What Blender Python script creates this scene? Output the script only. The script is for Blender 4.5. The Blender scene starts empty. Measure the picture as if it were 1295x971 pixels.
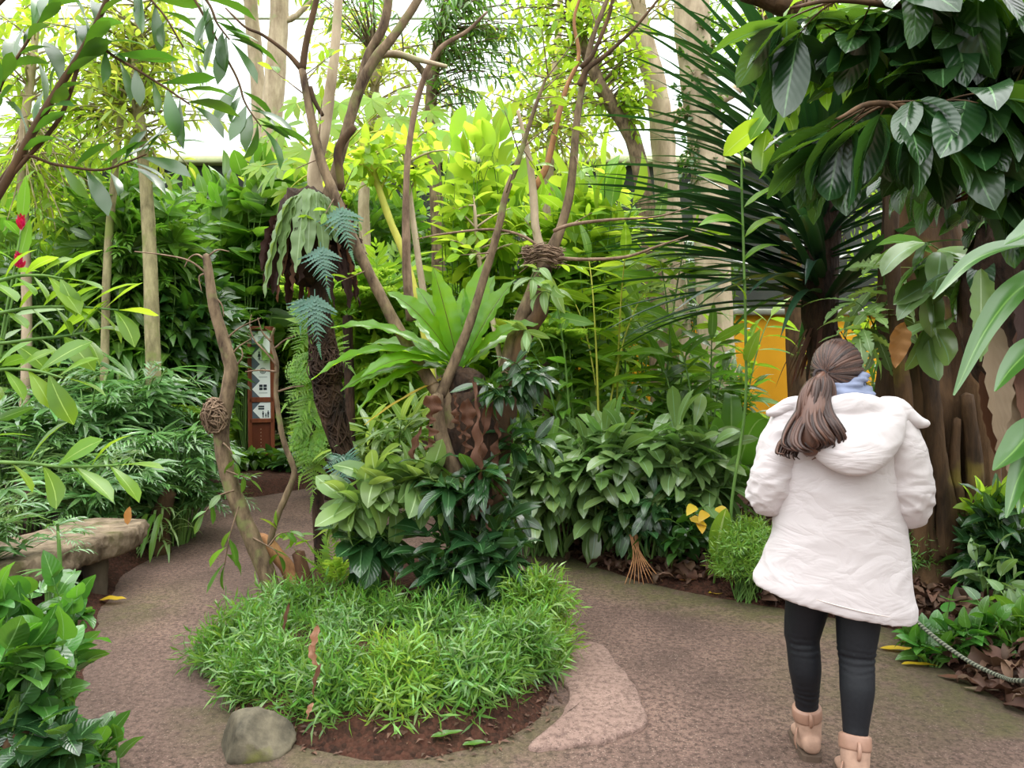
import bpy, math, random
import numpy as np
from mathutils import Vector, Matrix, noise as mnoise

R = np.random.default_rng(11)
random.seed(11)
PI = math.pi
scene = bpy.context.scene
COL = scene.collection

# ------------------------------------------------------------------ camera
F_PX, CX, CY = 973.0, 647.5, 485.5
PITCH = math.atan(30.0 / F_PX)
CAM = np.array([0.0, 0.0, 1.6])

def ray(px, py):
    xc, yc = (px - CX) / F_PX, -(py - CY) / F_PX
    ca, sa = math.cos(PITCH), math.sin(PITCH)
    return np.array([xc, ca + yc * sa, -sa + yc * ca])

def P(px, py, Y):
    d = ray(px, py)
    return CAM + d * (Y / d[1])

def G(px, py, z=0.0):
    d = ray(px, py)
    return CAM + d * ((z - CAM[2]) / d[2])

def PX(px, Y):            # world x of a picture column at distance Y
    return P(px, 455, Y)[0]

def PZ(py, Y):
    return P(CX, py, Y)[2]

def srgb(r, g, b):
    f = lambda c: c / 12.92 if c <= 0.04045 else ((c + 0.055) / 1.055) ** 2.4
    return (f(r / 255), f(g / 255), f(b / 255), 1.0)

def nrm(v):
    v = np.asarray(v, float)
    return v / max(np.linalg.norm(v), 1e-9)

# ------------------------------------------------------------------ things
def tag(o, label=None, cat=None, group=None, kind=None):
    if label: o['label'] = label
    if cat: o['category'] = cat
    if group: o['group'] = group
    if kind: o['kind'] = kind
    return o

def thing(name, label, cat, loc=(0, 0, 0), group=None):
    o = bpy.data.objects.new(name, None)
    COL.objects.link(o)
    o.location = [float(c) for c in loc]
    o.empty_display_size = 0.1
    return tag(o, label, cat, group)

def copy_tree(o, parent=None):
    c = o.copy()
    COL.objects.link(c)
    if parent is not None: c.parent = parent
    for ch in list(o.children): copy_tree(ch, c)
    return c

def root_loc(o):
    while o.parent is not None: o = o.parent
    return np.array(o.location)

class MB:
    """collects vertices, faces and uvs and links them as one mesh object"""
    def __init__(self):
        self.v, self.f, self.uv, self.n = [], [], [], 0
    def add(self, v, f, uv=None):
        v = np.asarray(v, float).reshape(-1, 3)
        if uv is None: uv = np.zeros((len(v), 2))
        self.v.append(v); self.uv.append(np.asarray(uv, float))
        f = f if isinstance(f, list) else [f]
        for a in f:
            a = np.asarray(a, np.int64)
            if a.size: self.f.append(a.reshape(-1, a.shape[-1]) + self.n)
        self.n += len(v)
    def merge(self, other):
        for v, uv in zip(other.v, other.uv):
            pass
        if other.n:
            V, F, U = other.arrays(); self.add(V, F, U)
    def arrays(self):
        V = np.concatenate(self.v); U = np.concatenate(self.uv)
        by = {}
        for a in self.f: by.setdefault(a.shape[1], []).append(a)
        return V, [np.concatenate(x) for x in by.values()], U
    def mesh(self, name, off=None, smooth=True):
        V, Fs, U = self.arrays()
        if off is not None: V = V - off
        me = bpy.data.meshes.new(name)
        loops = np.concatenate([a.ravel() for a in Fs]).astype(np.int32)
        tot = np.concatenate([np.full(len(a), a.shape[1]) for a in Fs])
        st = np.concatenate([[0], np.cumsum(tot)[:-1]]).astype(np.int32)
        me.vertices.add(len(V)); me.vertices.foreach_set('co', V.astype(np.float32).ravel())
        me.loops.add(len(loops)); me.loops.foreach_set('vertex_index', loops)
        me.polygons.add(len(st)); me.polygons.foreach_set('loop_start', st)
        lay = me.uv_layers.new(name='UVMap')
        lay.data.foreach_set('uv', U[loops].astype(np.float32).ravel())
        me.update(calc_edges=True)
        me.validate()
        if smooth: me.shade_smooth()
        else: me.shade_flat()
        return me
    def build(self, name, mat, parent=None, smooth=True):
        if self.n == 0: return None
        off = root_loc(parent) if parent is not None else None
        me = self.mesh(name, off, smooth)
        me.materials.append(mat)
        o = bpy.data.objects.new(name, me)
        COL.objects.link(o)
        if parent is not None: o.parent = parent
        return o

def solo(mb, name, mat, label, cat, base, group=None, smooth=True):
    """a thing that is one mesh, its origin at its base"""
    me = mb.mesh(name, np.asarray(base, float), smooth)
    me.materials.append(mat)
    o = bpy.data.objects.new(name, me); COL.objects.link(o)
    o.location = [float(c) for c in base]
    return tag(o, label, cat, group)

# ------------------------------------------------------------------ shapes
def smooth_path(pts, k=6):
    p = np.asarray(pts, float)
    if len(p) < 3 or k < 2: return p
    q = np.vstack([2 * p[0] - p[1], p, 2 * p[-1] - p[-2]])
    out = []
    for i in range(1, len(q) - 2):
        a, b, c, d = q[i - 1], q[i], q[i + 1], q[i + 2]
        for t in np.linspace(0, 1, k, endpoint=False):
            out.append(0.5 * (2 * b + (c - a) * t + (2 * a - 5 * b + 4 * c - d) * t * t + (3 * b - a - 3 * c + d) * t ** 3))
    out.append(p[-1])
    return np.array(out)

def tube(mb, pts, radii, n=6, k=1, lumps=0.0, seed=0, cap=True, flute=0, flute_amp=0.0):
    p = smooth_path(pts, k)
    m = len(p)
    r = np.interp(np.linspace(0, 1, m), np.linspace(0, 1, len(np.atleast_1d(radii))), np.atleast_1d(radii)) if np.ndim(radii) else np.full(m, float(radii))
    t = np.gradient(p, axis=0)
    t /= np.maximum(np.linalg.norm(t, axis=1, keepdims=True), 1e-9)
    ref = np.array([0, 0, 1.0]) if abs(t[0][2]) < 0.9 else np.array([1.0, 0, 0])
    u = nrm(np.cross(ref, t[0]))
    ang = np.linspace(0, 2 * PI, n, endpoint=False)
    V = []
    for i in range(m):
        u = nrm(u - t[i] * np.dot(u, t[i])); w = np.cross(t[i], u)
        rr = np.full(n, r[i])
        if lumps:
            for j in range(n):
                q = p[i] + (u * math.cos(ang[j]) + w * math.sin(ang[j])) * r[i]
                rr[j] *= 1 + lumps * mnoise.noise(Vector(q / max(r.max() * 1.6, .01)) + Vector((seed, 0, 0))) + 0.5 * lumps * mnoise.noise(Vector(q / max(r.max() * .55, .01)))
        if flute: rr *= 1 + flute_amp * np.cos(flute * ang + 0.6 * math.sin(i * .15))
        V.append(p[i] + rr[:, None] * (np.cos(ang)[:, None] * u + np.sin(ang)[:, None] * w))
    V = np.vstack(V)
    i, j = np.meshgrid(np.arange(m - 1), np.arange(n), indexing='ij')
    a = i * n + j; b = i * n + (j + 1) % n
    F = np.stack([a, b, b + n, a + n], -1).reshape(-1, 4)
    uv = np.stack([np.repeat(np.linspace(0, 1, m), n), np.tile(np.linspace(0, 1, n), m)], 1)
    fs = [F]
    if cap and n > 2:
        c0, c1 = len(V), len(V) + 1
        V = np.vstack([V, p[0] - t[0] * r[0] * .3, p[-1] + t[-1] * r[-1] * .5]); uv = np.vstack([uv, [0, 0], [1, 0]])
        jj = np.arange(n)
        fs.append(np.stack([np.full(n, c0), (jj + 1) % n, jj], 1))
        e = (m - 1) * n
        fs.append(np.stack([np.full(n, c1), e + jj, e + (jj + 1) % n], 1))
    mb.add(V, fs, uv)

def box(mb, c, s, rot=None):
    c = np.asarray(c, float); s = np.asarray(s, float) / 2
    V = np.array([[x, y, z] for x in (-1, 1) for y in (-1, 1) for z in (-1, 1)], float) * s
    if rot is not None: V = V @ np.asarray(rot).T
    F = [[0, 1, 3, 2], [4, 6, 7, 5], [0, 4, 5, 1], [2, 3, 7, 6], [0, 2, 6, 4], [1, 5, 7, 3]]
    mb.add(V + c, np.array(F))

def rbox(mb, c, s, bev=0.01):
    """a box with chamfered edges (octagon plan, tapered top and bottom)"""
    c = np.asarray(c, float); x, y, z = np.asarray(s, float) / 2
    b = min(bev, x * .8, y * .8, z * .8)
    ring = lambda dx, dy, zz, q: [[dx - q, -dy, zz], [dx, -dy + q, zz], [dx, dy - q, zz], [dx - q, dy, zz], [-dx + q, dy, zz], [-dx, dy - q, zz], [-dx, -dy + q, zz], [-dx + q, -dy, zz]]
    V = ring(x - b, y - b, -z, b * .5) + ring(x, y, -z + b, b) + ring(x, y, z - b, b) + ring(x - b, y - b, z, b * .5)
    F = [[i * 8 + j, i * 8 + (j + 1) % 8, (i + 1) * 8 + (j + 1) % 8, (i + 1) * 8 + j] for i in range(3) for j in range(8)]
    mb.add(np.array(V) + c, [np.array(F), np.array([[7, 6, 5, 4, 3, 2, 1, 0], list(range(24, 32))])])

def ellipsoid(mb, c, r, nu=16, nv=12, rot=None, fn=None):
    V, uv = [], []
    for i in range(nv + 1):
        th = PI * i / nv
        for j in range(nu):
            ph = 2 * PI * j / nu
            d = np.array([math.sin(th) * math.cos(ph), math.sin(th) * math.sin(ph), math.cos(th)])
            V.append(d * (fn(d) if fn else 1.0)); uv.append((j / nu, i / nv))
    V = np.array(V) * np.asarray(r, float)
    if rot is not None: V = V @ np.asarray(rot).T
    F = [[i * nu + j, (i + 1) * nu + j, (i + 1) * nu + (j + 1) % nu, i * nu + (j + 1) % nu] for i in range(nv) for j in range(nu)]
    mb.add(V + np.asarray(c, float), np.array(F), uv)

def rotm(ax, ang):
    return np.array(Matrix.Rotation(ang, 3, ax))

def mesh_of(mb, voxel, smooth=4):
    """one continuous surface round everything in mb"""
    me = mb.mesh('tmp'); o = bpy.data.objects.new('tmp', me); COL.objects.link(o)
    m = o.modifiers.new('r', 'REMESH'); m.mode = 'VOXEL'; m.voxel_size = voxel
    if smooth:
        s = o.modifiers.new('s', 'SMOOTH'); s.iterations = smooth; s.factor = 0.5
    dg = bpy.context.evaluated_depsgraph_get(); dg.update()
    ev = o.evaluated_get(dg); m2 = ev.to_mesh()
    V = np.empty(len(m2.vertices) * 3, np.float32); m2.vertices.foreach_get('co', V)
    N = np.empty(len(m2.vertices) * 3, np.float32); m2.vertices.foreach_get('normal', N)
    F = [tuple(p.vertices) for p in m2.polygons]
    ev.to_mesh_clear()
    bpy.data.objects.remove(o); bpy.data.meshes.remove(me)
    q = np.array([f for f in F if len(f) == 4]); t = [f for f in F if len(f) == 3]
    fs = [q] + ([np.array(t)] if t else [])
    return V.reshape(-1, 3).astype(float), fs, N.reshape(-1, 3).astype(float)

# ------------------------------------------------------------------ leaves
def w_lance(t): return np.maximum(np.sin(PI * t ** 0.8), 0) ** 0.85
def w_ellip(t): return np.maximum(np.sin(PI * t ** 0.95), 0) ** 0.62
def w_ovate(t): return np.maximum(np.sin(PI * t ** 0.62), 0) ** 0.75
def w_heart(t): return np.where(t < .12, .55 + t * 3.2, np.maximum(np.cos((t - .12) / .88 * PI / 2), 0) ** .8 * .95)
def w_strap(t): return np.clip(t * 5 + .45, 0, 1) * np.clip((1 - t) * 3.2, 0, 1) ** .6
def w_obl(t): return np.maximum(np.sin(PI * t ** 1.45), 0) ** .75

def leaf(wf=w_lance, W=.3, nseg=4, ncol=2, fold=.25, droop=.5, wave=0.0, nwave=3, twist=0.0, lobes=0, sway=0.0):
    """a leaf of length 1 along +x, upper side +z: (verts, faces, uvs)"""
    t = np.linspace(0, 1, nseg + 1)
    w = np.maximum(wf(t), .03) * W / 2
    if lobes: w = w * (1 - .55 * (np.abs(np.sin(PI * lobes * t)) < .45))
    a = -droop * t ** 1.3 + droop * .25
    b = sway * t
    dx = np.cos(a) * np.cos(b); dy = np.cos(a) * np.sin(b); dz = np.sin(a)
    cx = np.concatenate([[0], np.cumsum((dx[1:] + dx[:-1]) / 2)]) / nseg
    cy = np.concatenate([[0], np.cumsum((dy[1:] + dy[:-1]) / 2)]) / nseg
    cz = np.concatenate([[0], np.cumsum((dz[1:] + dz[:-1]) / 2)]) / nseg
    s = np.linspace(-1, 1, ncol + 1)
    V, uv = [], []
    for i in range(nseg + 1):
        f = fold
        for q in s:
            y = q * w[i]; z = abs(q) * w[i] * math.tan(f) if ncol > 1 else 0.0
            if wave: z += wave * abs(q) * W * math.sin(2 * PI * nwave * t[i] + (1.3 if q > 0 else 0))
            tw = twist * t[i]
            y, z = y * math.cos(tw) - z * math.sin(tw), y * math.sin(tw) + z * math.cos(tw)
            V.append((cx[i] - z * math.sin(a[i]), cy[i] + y, cz[i] + z * math.cos(a[i]))); uv.append((t[i], (q + 1) / 2))
    m = ncol + 1
    F = [[i * m + j, (i + 1) * m + j, (i + 1) * m + j + 1, i * m + j + 1] for i in range(nseg) for j in range(ncol)]
    return np.array(V), [np.array(F)], np.array(uv)

def variants(k=3, **kw):
    out = []
    for i in range(k):
        q = dict(kw)
        q['droop'] = kw.get('droop', .5) * (0.4 + 1.2 * i / max(k - 1, 1))
        q['sway'] = (-.25, .1, .3, 0, -.1)[i % 5]
        q['twist'] = (-.3, .35, 0, .2, -.2)[i % 5]
        out.append(leaf(**q))
    return out

def mats(d, up):
    """(k,3,3) frames from leaf axes and up hints"""
    d = d / np.maximum(np.linalg.norm(d, axis=1, keepdims=True), 1e-9)
    z = up - d * np.sum(up * d, 1, keepdims=True)
    bad = np.linalg.norm(z, axis=1) < 1e-3
    z[bad] = np.array([.3, .2, .9]); z = z - d * np.sum(z * d, 1, keepdims=True)
    z /= np.maximum(np.linalg.norm(z, axis=1, keepdims=True), 1e-9)
    y = np.cross(z, d)
    return np.stack([d, y, z], 2)

class LB:
    """many leaves from a few leaf shapes"""
    def __init__(self, tmpl): self.t = tmpl; self.p, self.d, self.u, self.s = [], [], [], []
    def add(self, p, d, u=(0, 0, 1), s=1.0):
        self.p.append(p); self.d.append(d); self.u.append(u); self.s.append(s)
    def into(self, mb):
        if not self.p: return
        p, d, u, s = (np.array(x, float) for x in (self.p, self.d, self.u, self.s))
        M = mats(d, u); which = R.integers(0, len(self.t), len(p))
        for k, (V, F, U) in enumerate(self.t):
            ix = np.where(which == k)[0]
            if not len(ix): continue
            W = np.einsum('kij,vj->kvi', M[ix], V) * s[ix][:, None, None] + p[ix][:, None, :]
            nv = len(V); off = (np.arange(len(ix)) * nv)[:, None, None]
            mb.add(W.reshape(-1, 3), [(f[None] + off).reshape(-1, f.shape[1]) for f in F], np.tile(U, (len(ix), 1)))

def as_tmpl(mb):
    V, F, U = mb.arrays()
    return V, F, U

def frond_tmpl(n=12, L=1.0, pw=.35, leaf_kw=None, droop=.8, shape=w_lance, angle=1.1, stalk=.15, r=.006, bip=0, tipleaf=True, pdroop=.0, jit=.06):
    """a pinnate frond of length 1 along +x"""
    leaf_kw = leaf_kw or dict(wf=w_lance, W=.2, nseg=2, ncol=2, droop=.4)
    mb = MB()
    t = np.linspace(0, 1, 13); a = -droop * t ** 1.3 + droop * .35
    x = np.concatenate([[0], np.cumsum(np.cos(a[1:]))]) / 12; z = np.concatenate([[0], np.cumsum(np.sin(a[1:]))]) / 12
    pts = np.stack([x, 0 * x, z], 1)
    tube(mb, pts, [r, r * .3], n=4, cap=False)
    lf = variants(2, **leaf_kw)
    lb = LB(lf)
    for i in range(n):
        q = stalk + (1 - stalk) * (i + .5) / n
        c = np.array([np.interp(q, t, x), 0, np.interp(q, t, z)]); tg = np.interp(q, t, a)
        ln = pw * max(float(shape(np.array([(q - stalk) / (1 - stalk) * .86 + .14]))[0]), .12)
        an = angle * (1 - .35 * (q - stalk) / (1 - stalk))
        for sd in (-1, 1):
            ang = an + random.gauss(0, jit)
            dl = np.array([math.cos(ang), sd * math.sin(ang), -pdroop + random.gauss(0, jit)])
            d = np.array([dl[0] * math.cos(tg) - dl[2] * math.sin(tg), dl[1], dl[0] * math.sin(tg) + dl[2] * math.cos(tg)])
            if not bip: lb.add(c, d, (0, sd * .15, 1), ln)
            else:
                for k in range(bip):
                    qq = .12 + .88 * (k + .5) / bip
                    cc = c + d * ln * qq
                    l2 = ln * .42 * (1 - qq * .8)
                    for s2 in (-1, 1):
                        perp = np.cross([0, 0, 1.0], d) * s2
                        lb.add(cc, nrm(d * .55 + perp), (0, 0, 1), l2)
    if tipleaf and not bip: lb.add(pts[-1], (math.cos(a[-1]), 0, math.sin(a[-1])), (0, 0, 1), pw * .5)
    lb.into(mb)
    return as_tmpl(mb)

def fan_tmpl(n=7, spread=2.2, leaf_kw=None, droop=.3, inner=.55):
    mb = MB(); lb = LB(variants(2, **(leaf_kw or dict(wf=w_lance, W=.12, nseg=3, droop=.6))))
    for i in range(n):
        q = (i / (n - 1) - .5); an = q * spread
        lb.add((0, 0, 0), (math.cos(an), math.sin(an), random.gauss(-droop * .3, .1)), (0, 0, 1), 1 - inner * abs(q) * 1.2 + random.gauss(0, .05))
    lb.into(mb)
    return as_tmpl(mb)

def shoot_tmpl(n=22, ln=.42, W=.1, up=.5, r=.012, spread=1.0):
    """a shoot of length 1 with narrow leaves all round"""
    mb = MB(); tube(mb, [(0, 0, 0), (.5, 0, .03), (1, 0, 0)], [r, r * .4], n=3, cap=False)
    lb = LB(variants(3, wf=w_lance, W=W, nseg=2, ncol=1, droop=.5))
    for i in range(n):
        q = .1 + .9 * i / (n - 1); an = i * 2.4
        e = up + (q > .85) * .5
        lb.add((q, 0, .03 * math.sin(PI * q)), (e, spread * math.cos(an), spread * math.sin(an)), (1, 0, .2), ln * (1.0 - .35 * q) * random.uniform(.8, 1.15))
    lb.into(mb)
    return as_tmpl(mb)

def palmate_tmpl(n=7, lobW=.3):
    mb = MB(); lb = LB([leaf(w_lance, lobW, 3, 2, .1, .5), leaf(w_obl, lobW, 3, 2, .1, .3)])
    for i in range(n):
        an = (i / (n - 1) - .5) * 4.2
        lb.add((0, 0, 0), (math.cos(an), math.sin(an), -.12), (0, 0, 1), (1 - .3 * abs(i / (n - 1) - .5) * 2))
    lb.into(mb)
    return as_tmpl(mb)

# ------------------------------------------------------------------ plant builders
def bez(a, b, c, n):
    t = np.linspace(0, 1, n)[:, None]
    return (1 - t) ** 2 * a + 2 * t * (1 - t) * b + t * t * c

def unit_rand():
    return nrm(R.normal(size=3))

def leafy(lb, path, k, L, start=.35, spread=.9, fwd=.5, droop=.15, jit=.45, upj=.42, end=True, two=False, side=None):
    """leaves along a path: spiral, or two-ranked when two is set"""
    m = len(path)
    seg = np.gradient(path, axis=0)
    for i in range(k):
        q = start + (1 - start) * ((i + .5) / k)
        x = q * (m - 1); i0 = min(int(x), m - 2); f = x - i0
        c = path[i0] * (1 - f) + path[i0 + 1] * f; t = nrm(seg[i0])
        ref = np.array([0, 0, 1.0]) if abs(t[2]) < .95 else np.array([1.0, 0, 0])
        u = nrm(np.cross(ref, t)); w = np.cross(t, u)
        if two:
            s = u if side is None else nrm(np.asarray(side) - t * np.dot(side, t))
            o = s * (1 if i % 2 else -1)
        else:
            an = i * 2.4 + R.uniform(-.4, .4); o = u * math.cos(an) + w * math.sin(an)
        d = t * fwd + o * spread + R.normal(size=3) * jit * .5 + np.array([0, 0, -droop])
        lb.add(c, d, np.array([0, 0, 1.0]) + R.normal(size=3) * upj, L * R.uniform(.7, 1.15))
    if end: lb.add(path[-1], nrm(seg[-1]) + np.array([0, 0, -droop]), np.array([0, 0, 1.0]) + R.normal(size=3) * upj, L * R.uniform(.8, 1.1))

def crown(lb, st, starts, c, rad, tips, k, L, shell=.55, r0=.008, lift=.2, zmin=None, n=7, **kw):
    """twigs from the nearest of starts to points in an ellipsoid, leaves along each"""
    c, rad = np.asarray(c, float), np.asarray(rad, float); starts = np.asarray(starts, float)
    for _ in range(tips):
        d = unit_rand() * (R.uniform(shell ** 3, 1) ** (1 / 3))
        e = c + d * rad
        if zmin is not None and e[2] < zmin: e[2] = zmin + abs(R.normal()) * .1
        dist = np.linalg.norm(starts - e, axis=1) + np.maximum(starts[:, 2] - e[2], 0) * .6
        j = np.argsort(dist)[R.integers(0, min(3, len(starts)))]
        a = starts[j]
        mid = (a + e) / 2 + np.array([0, 0, lift * np.linalg.norm(e - a)]) + R.normal(size=3) * .06 * np.linalg.norm(e - a)
        path = bez(a, mid, e, n)
        if st is not None: tube(st, path, [r0, r0 * .35], n=4, cap=False)
        leafy(lb, path, k, L, **kw)

def spread_starts(base, n, rad):
    return [np.asarray(base, float) + np.array([R.uniform(-1, 1) * rad, R.uniform(-1, 1) * rad, 0]) for _ in range(n)]

def bush(name, label, cat, base, c, rad, tips, k, L, tm, mat, smat, group=None, stems=5, srad=.12, r0=.008, fname='foliage', **kw):
    root = thing(name, label, cat, base, group)
    lb, mb, st = LB(tm), MB(), MB()
    crown(lb, st, spread_starts(base, stems, srad), c, rad, tips, k, L, r0=r0, **kw)
    lb.into(mb)
    mb.build(fname, mat, root); st.build('stem', smat, root)
    return root

def tree(name, label, cat, trunk, r, crowns, L, tm, mat, bmat, group=None, branches=(), r0=.012, n=10, lumps=.12, **kw):
    """trunk path, limbs, then crowns = [(centre, radii, tips, leaves per tip)]"""
    trunk = [np.asarray(p, float) for p in trunk]
    root = thing(name, label, cat, trunk[0], group)
    tb = MB(); tube(tb, trunk, r, n=n, k=5, lumps=lumps, seed=len(label))
    tb.build('trunk', bmat, root)
    sp = smooth_path(trunk, 5); starts = list(sp[len(sp) // 2:])
    for pts, rr in branches:
        b = MB(); tube(b, pts, rr, n=7, k=4, lumps=lumps * .6, seed=3); b.build('branch', bmat, root)
        s2 = smooth_path(pts, 4); starts += list(s2[len(s2) // 3:])
    lb, mb, st = LB(tm), MB(), MB()
    for c, rad, tips, k in crowns: crown(lb, st, starts, c, rad, tips, k, L, r0=r0, **kw)
    lb.into(mb)
    st.build('twigs', bmat, root); mb.build('foliage', mat, root)
    return root

def strap(mb, base, d, L, W, droop=.8, wf=w_strap, nseg=14, ncol=4, fold=.35, wave=0., nwave=4, twist=0., up=(0, 0, 1), stiff=1.6, sway=0.0):
    """one long blade whose axis bends down with its length"""
    d = nrm(d); p = np.asarray(base, float); up = np.asarray(up, float)
    side = np.cross(up, d)
    side = nrm(side) if np.linalg.norm(side) > .05 else nrm(np.cross([0.3, 1, 0.1], d))
    V, uv = [], []; t = np.linspace(0, 1, nseg + 1); w = np.maximum(wf(t), .02) * W / 2
    ph = R.uniform(0, 6)
    for i in range(nseg + 1):
        dd = nrm(d + np.array([0, 0, -1.0]) * droop * t[i] ** stiff + side * sway * t[i])
        if i: p = p + dd * L / nseg
        s = nrm(side - dd * np.dot(side, dd)); nn = np.cross(dd, s)
        if nn[2] < 0 and dd[2] > -.8: pass
        tw = twist * t[i]; s2 = s * math.cos(tw) + nn * math.sin(tw); n2 = nn * math.cos(tw) - s * math.sin(tw)
        for q in np.linspace(-1, 1, ncol + 1):
            V.append(p + s2 * q * w[i] * math.cos(fold) + n2 * (abs(q) * w[i] * math.sin(fold) + wave * W * abs(q) * math.sin(2 * PI * nwave * t[i] + ph + (1.2 if q > 0 else 0))))
            uv.append((t[i], (q + 1) / 2))
    m = ncol + 1
    F = [[i * m + j, (i + 1) * m + j, (i + 1) * m + j + 1, i * m + j + 1] for i in range(nseg) for j in range(ncol)]
    mb.add(np.array(V), np.array(F), uv)
    return p

# ------------------------------------------------------------------ materials
def new_mat(name):
    m = bpy.data.materials.new(name); m.use_nodes = True
    nt = m.node_tree; nt.nodes.clear()
    return m, nt

def nd(nt, t, ins=None, **props):
    n = nt.nodes.new(t)
    for k, v in props.items(): setattr(n, k, v)
    for k, v in (ins or {}).items():
        if isinstance(v, bpy.types.NodeSocket): nt.links.new(v, n.inputs[k])
        else: n.inputs[k].default_value = v
    return n

def mth(nt, op, a, b=None, c=None, clamp=False):
    n = nt.nodes.new('ShaderNodeMath'); n.operation = op; n.use_clamp = clamp
    for i, v in enumerate((a, b, c)):
        if v is None: continue
        if isinstance(v, bpy.types.NodeSocket): nt.links.new(v, n.inputs[i])
        else: n.inputs[i].default_value = v
    return n.outputs[0]

def mixc(nt, fac, a, b, blend='MIX'):
    n = nt.nodes.new('ShaderNodeMix'); n.data_type = 'RGBA'; n.blend_type = blend
    for k, v in ((0, fac), (6, a), (7, b)):
        if isinstance(v, bpy.types.NodeSocket): nt.links.new(v, n.inputs[k])
        else: n.inputs[k].default_value = v
    return n.outputs[2]

def ramp(nt, fac, stops):
    n = nt.nodes.new('ShaderNodeValToRGB'); e = n.color_ramp.elements
    while len(e) < len(stops): e.new(.5)
    for i, (p, c) in enumerate(stops): e[i].position = p; e[i].color = c
    nt.links.new(fac, n.inputs[0])
    return n.outputs[0]

def out(nt, s): 
    o = nt.nodes.new('ShaderNodeOutputMaterial'); nt.links.new(s, o.inputs[0])

DIM = .74      # blades take in more light than their colour suggests
def leaf_mat(name, col, tcol=None, rough=.38, var=.25, trans=.45, vein=None, veinw=.05, ribs=0, spec=.5, hue=.03, spots=None):
    """a leaf: glossy skin over a blade that lets light through; shade of green varies from leaf to leaf"""
    m, nt = new_mat(name)
    geo = nd(nt, 'ShaderNodeNewGeometry'); rnd = geo.outputs['Random Per Island']
    r2 = mth(nt, 'FRACT', mth(nt, 'MULTIPLY', rnd, 7.31))
    tcol = tcol or (min(col[0] * 2.6 + .05, 1), min(col[1] * 2.0 + .05, 1), col[2] * .9, 1)
    val = mth(nt, 'MULTIPLY_ADD', rnd, 2 * var, 1 - var)
    hu = mth(nt, 'MULTIPLY_ADD', r2, -.9 * hue, .5 + hue * .12)
    def vary(c):
        c = tuple(x * DIM for x in c[:3]) + (1,)
        h = nd(nt, 'ShaderNodeHueSaturation', {'Color': c, 'Value': val, 'Hue': hu}); return h.outputs[0]
    base = vary(col); tr = vary(tcol)
    nrm_in = None
    if vein or ribs or spots:
        uv = nd(nt, 'ShaderNodeTexCoord').outputs['UV']
        sx = nd(nt, 'ShaderNodeSeparateXYZ', {0: uv}); u, v = sx.outputs[0], sx.outputs[1]
        av = mth(nt, 'ABSOLUTE', mth(nt, 'SUBTRACT', v, .5))
        if vein:
            f = mth(nt, 'LESS_THAN', av, veinw)
            base = mixc(nt, f, base, vein); tr = mixc(nt, f, tr, vein)
        if ribs:
            w = mth(nt, 'SINE', mth(nt, 'MULTIPLY', mth(nt, 'SUBTRACT', u, mth(nt, 'MULTIPLY', av, .55)), ribs * 6.283))
            b = nd(nt, 'ShaderNodeBump', {'Height': w, 'Strength': .13, 'Distance': .004}); nrm_in = b.outputs[0]
        if spots:
            nz = nd(nt, 'ShaderNodeTexNoise', {'Vector': nd(nt, 'ShaderNodeTexCoord').outputs['Object'], 'Scale': 14.0, 'Detail': 3.0})
            f = mth(nt, 'GREATER_THAN', nz.outputs[0], spots[0]); base = mixc(nt, f, base, spots[1]); tr = mixc(nt, f, tr, spots[1])
    pb = nd(nt, 'ShaderNodeBsdfPrincipled', {'Base Color': base, 'Roughness': rough, 'Specular IOR Level': spec})
    if nrm_in is not None: nt.links.new(nrm_in, pb.inputs['Normal'])
    tb = nd(nt, 'ShaderNodeBsdfTranslucent', {'Color': tr})
    mx = nd(nt, 'ShaderNodeMixShader', {0: trans, 1: pb.outputs[0], 2: tb.outputs[0]})
    out(nt, mx.outputs[0])
    return m

def bark_mat(name, c1, c2, scale=9.0, c3=None, f3=.6, stretch=.35, bump=.6, rough=.85, dist=.01):
    m, nt = new_mat(name)
    tc = nd(nt, 'ShaderNodeTexCoord').outputs['Object']
    mp = nd(nt, 'ShaderNodeMapping', {'Vector': tc, 'Scale': (1, 1, stretch)}).outputs[0]
    n1 = nd(nt, 'ShaderNodeTexNoise', {'Vector': mp, 'Scale': scale, 'Detail': 6.0, 'Roughness': .65}).outputs[0]
    n2 = nd(nt, 'ShaderNodeTexVoronoi', {'Vector': mp, 'Scale': scale * 2.2}).outputs['Distance']
    col = ramp(nt, n1, [(.32, c1), (.66, c2)])
    if c3:
        n3 = nd(nt, 'ShaderNodeTexNoise', {'Vector': tc, 'Scale': scale * .45, 'Detail': 4.0}).outputs[0]
        col = mixc(nt, ramp(nt, n3, [(f3, (0, 0, 0, 1)), (f3 + .12, (1, 1, 1, 1))]), col, c3)
    h = mth(nt, 'ADD', n1, mth(nt, 'MULTIPLY', n2, .6))
    b = nd(nt, 'ShaderNodeBump', {'Height': h, 'Strength': bump, 'Distance': dist})
    pb = nd(nt, 'ShaderNodeBsdfPrincipled', {'Base Color': col, 'Roughness': rough, 'Normal': b.outputs[0], 'Specular IOR Level': .25})
    out(nt, pb.outputs[0])
    return m

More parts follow.
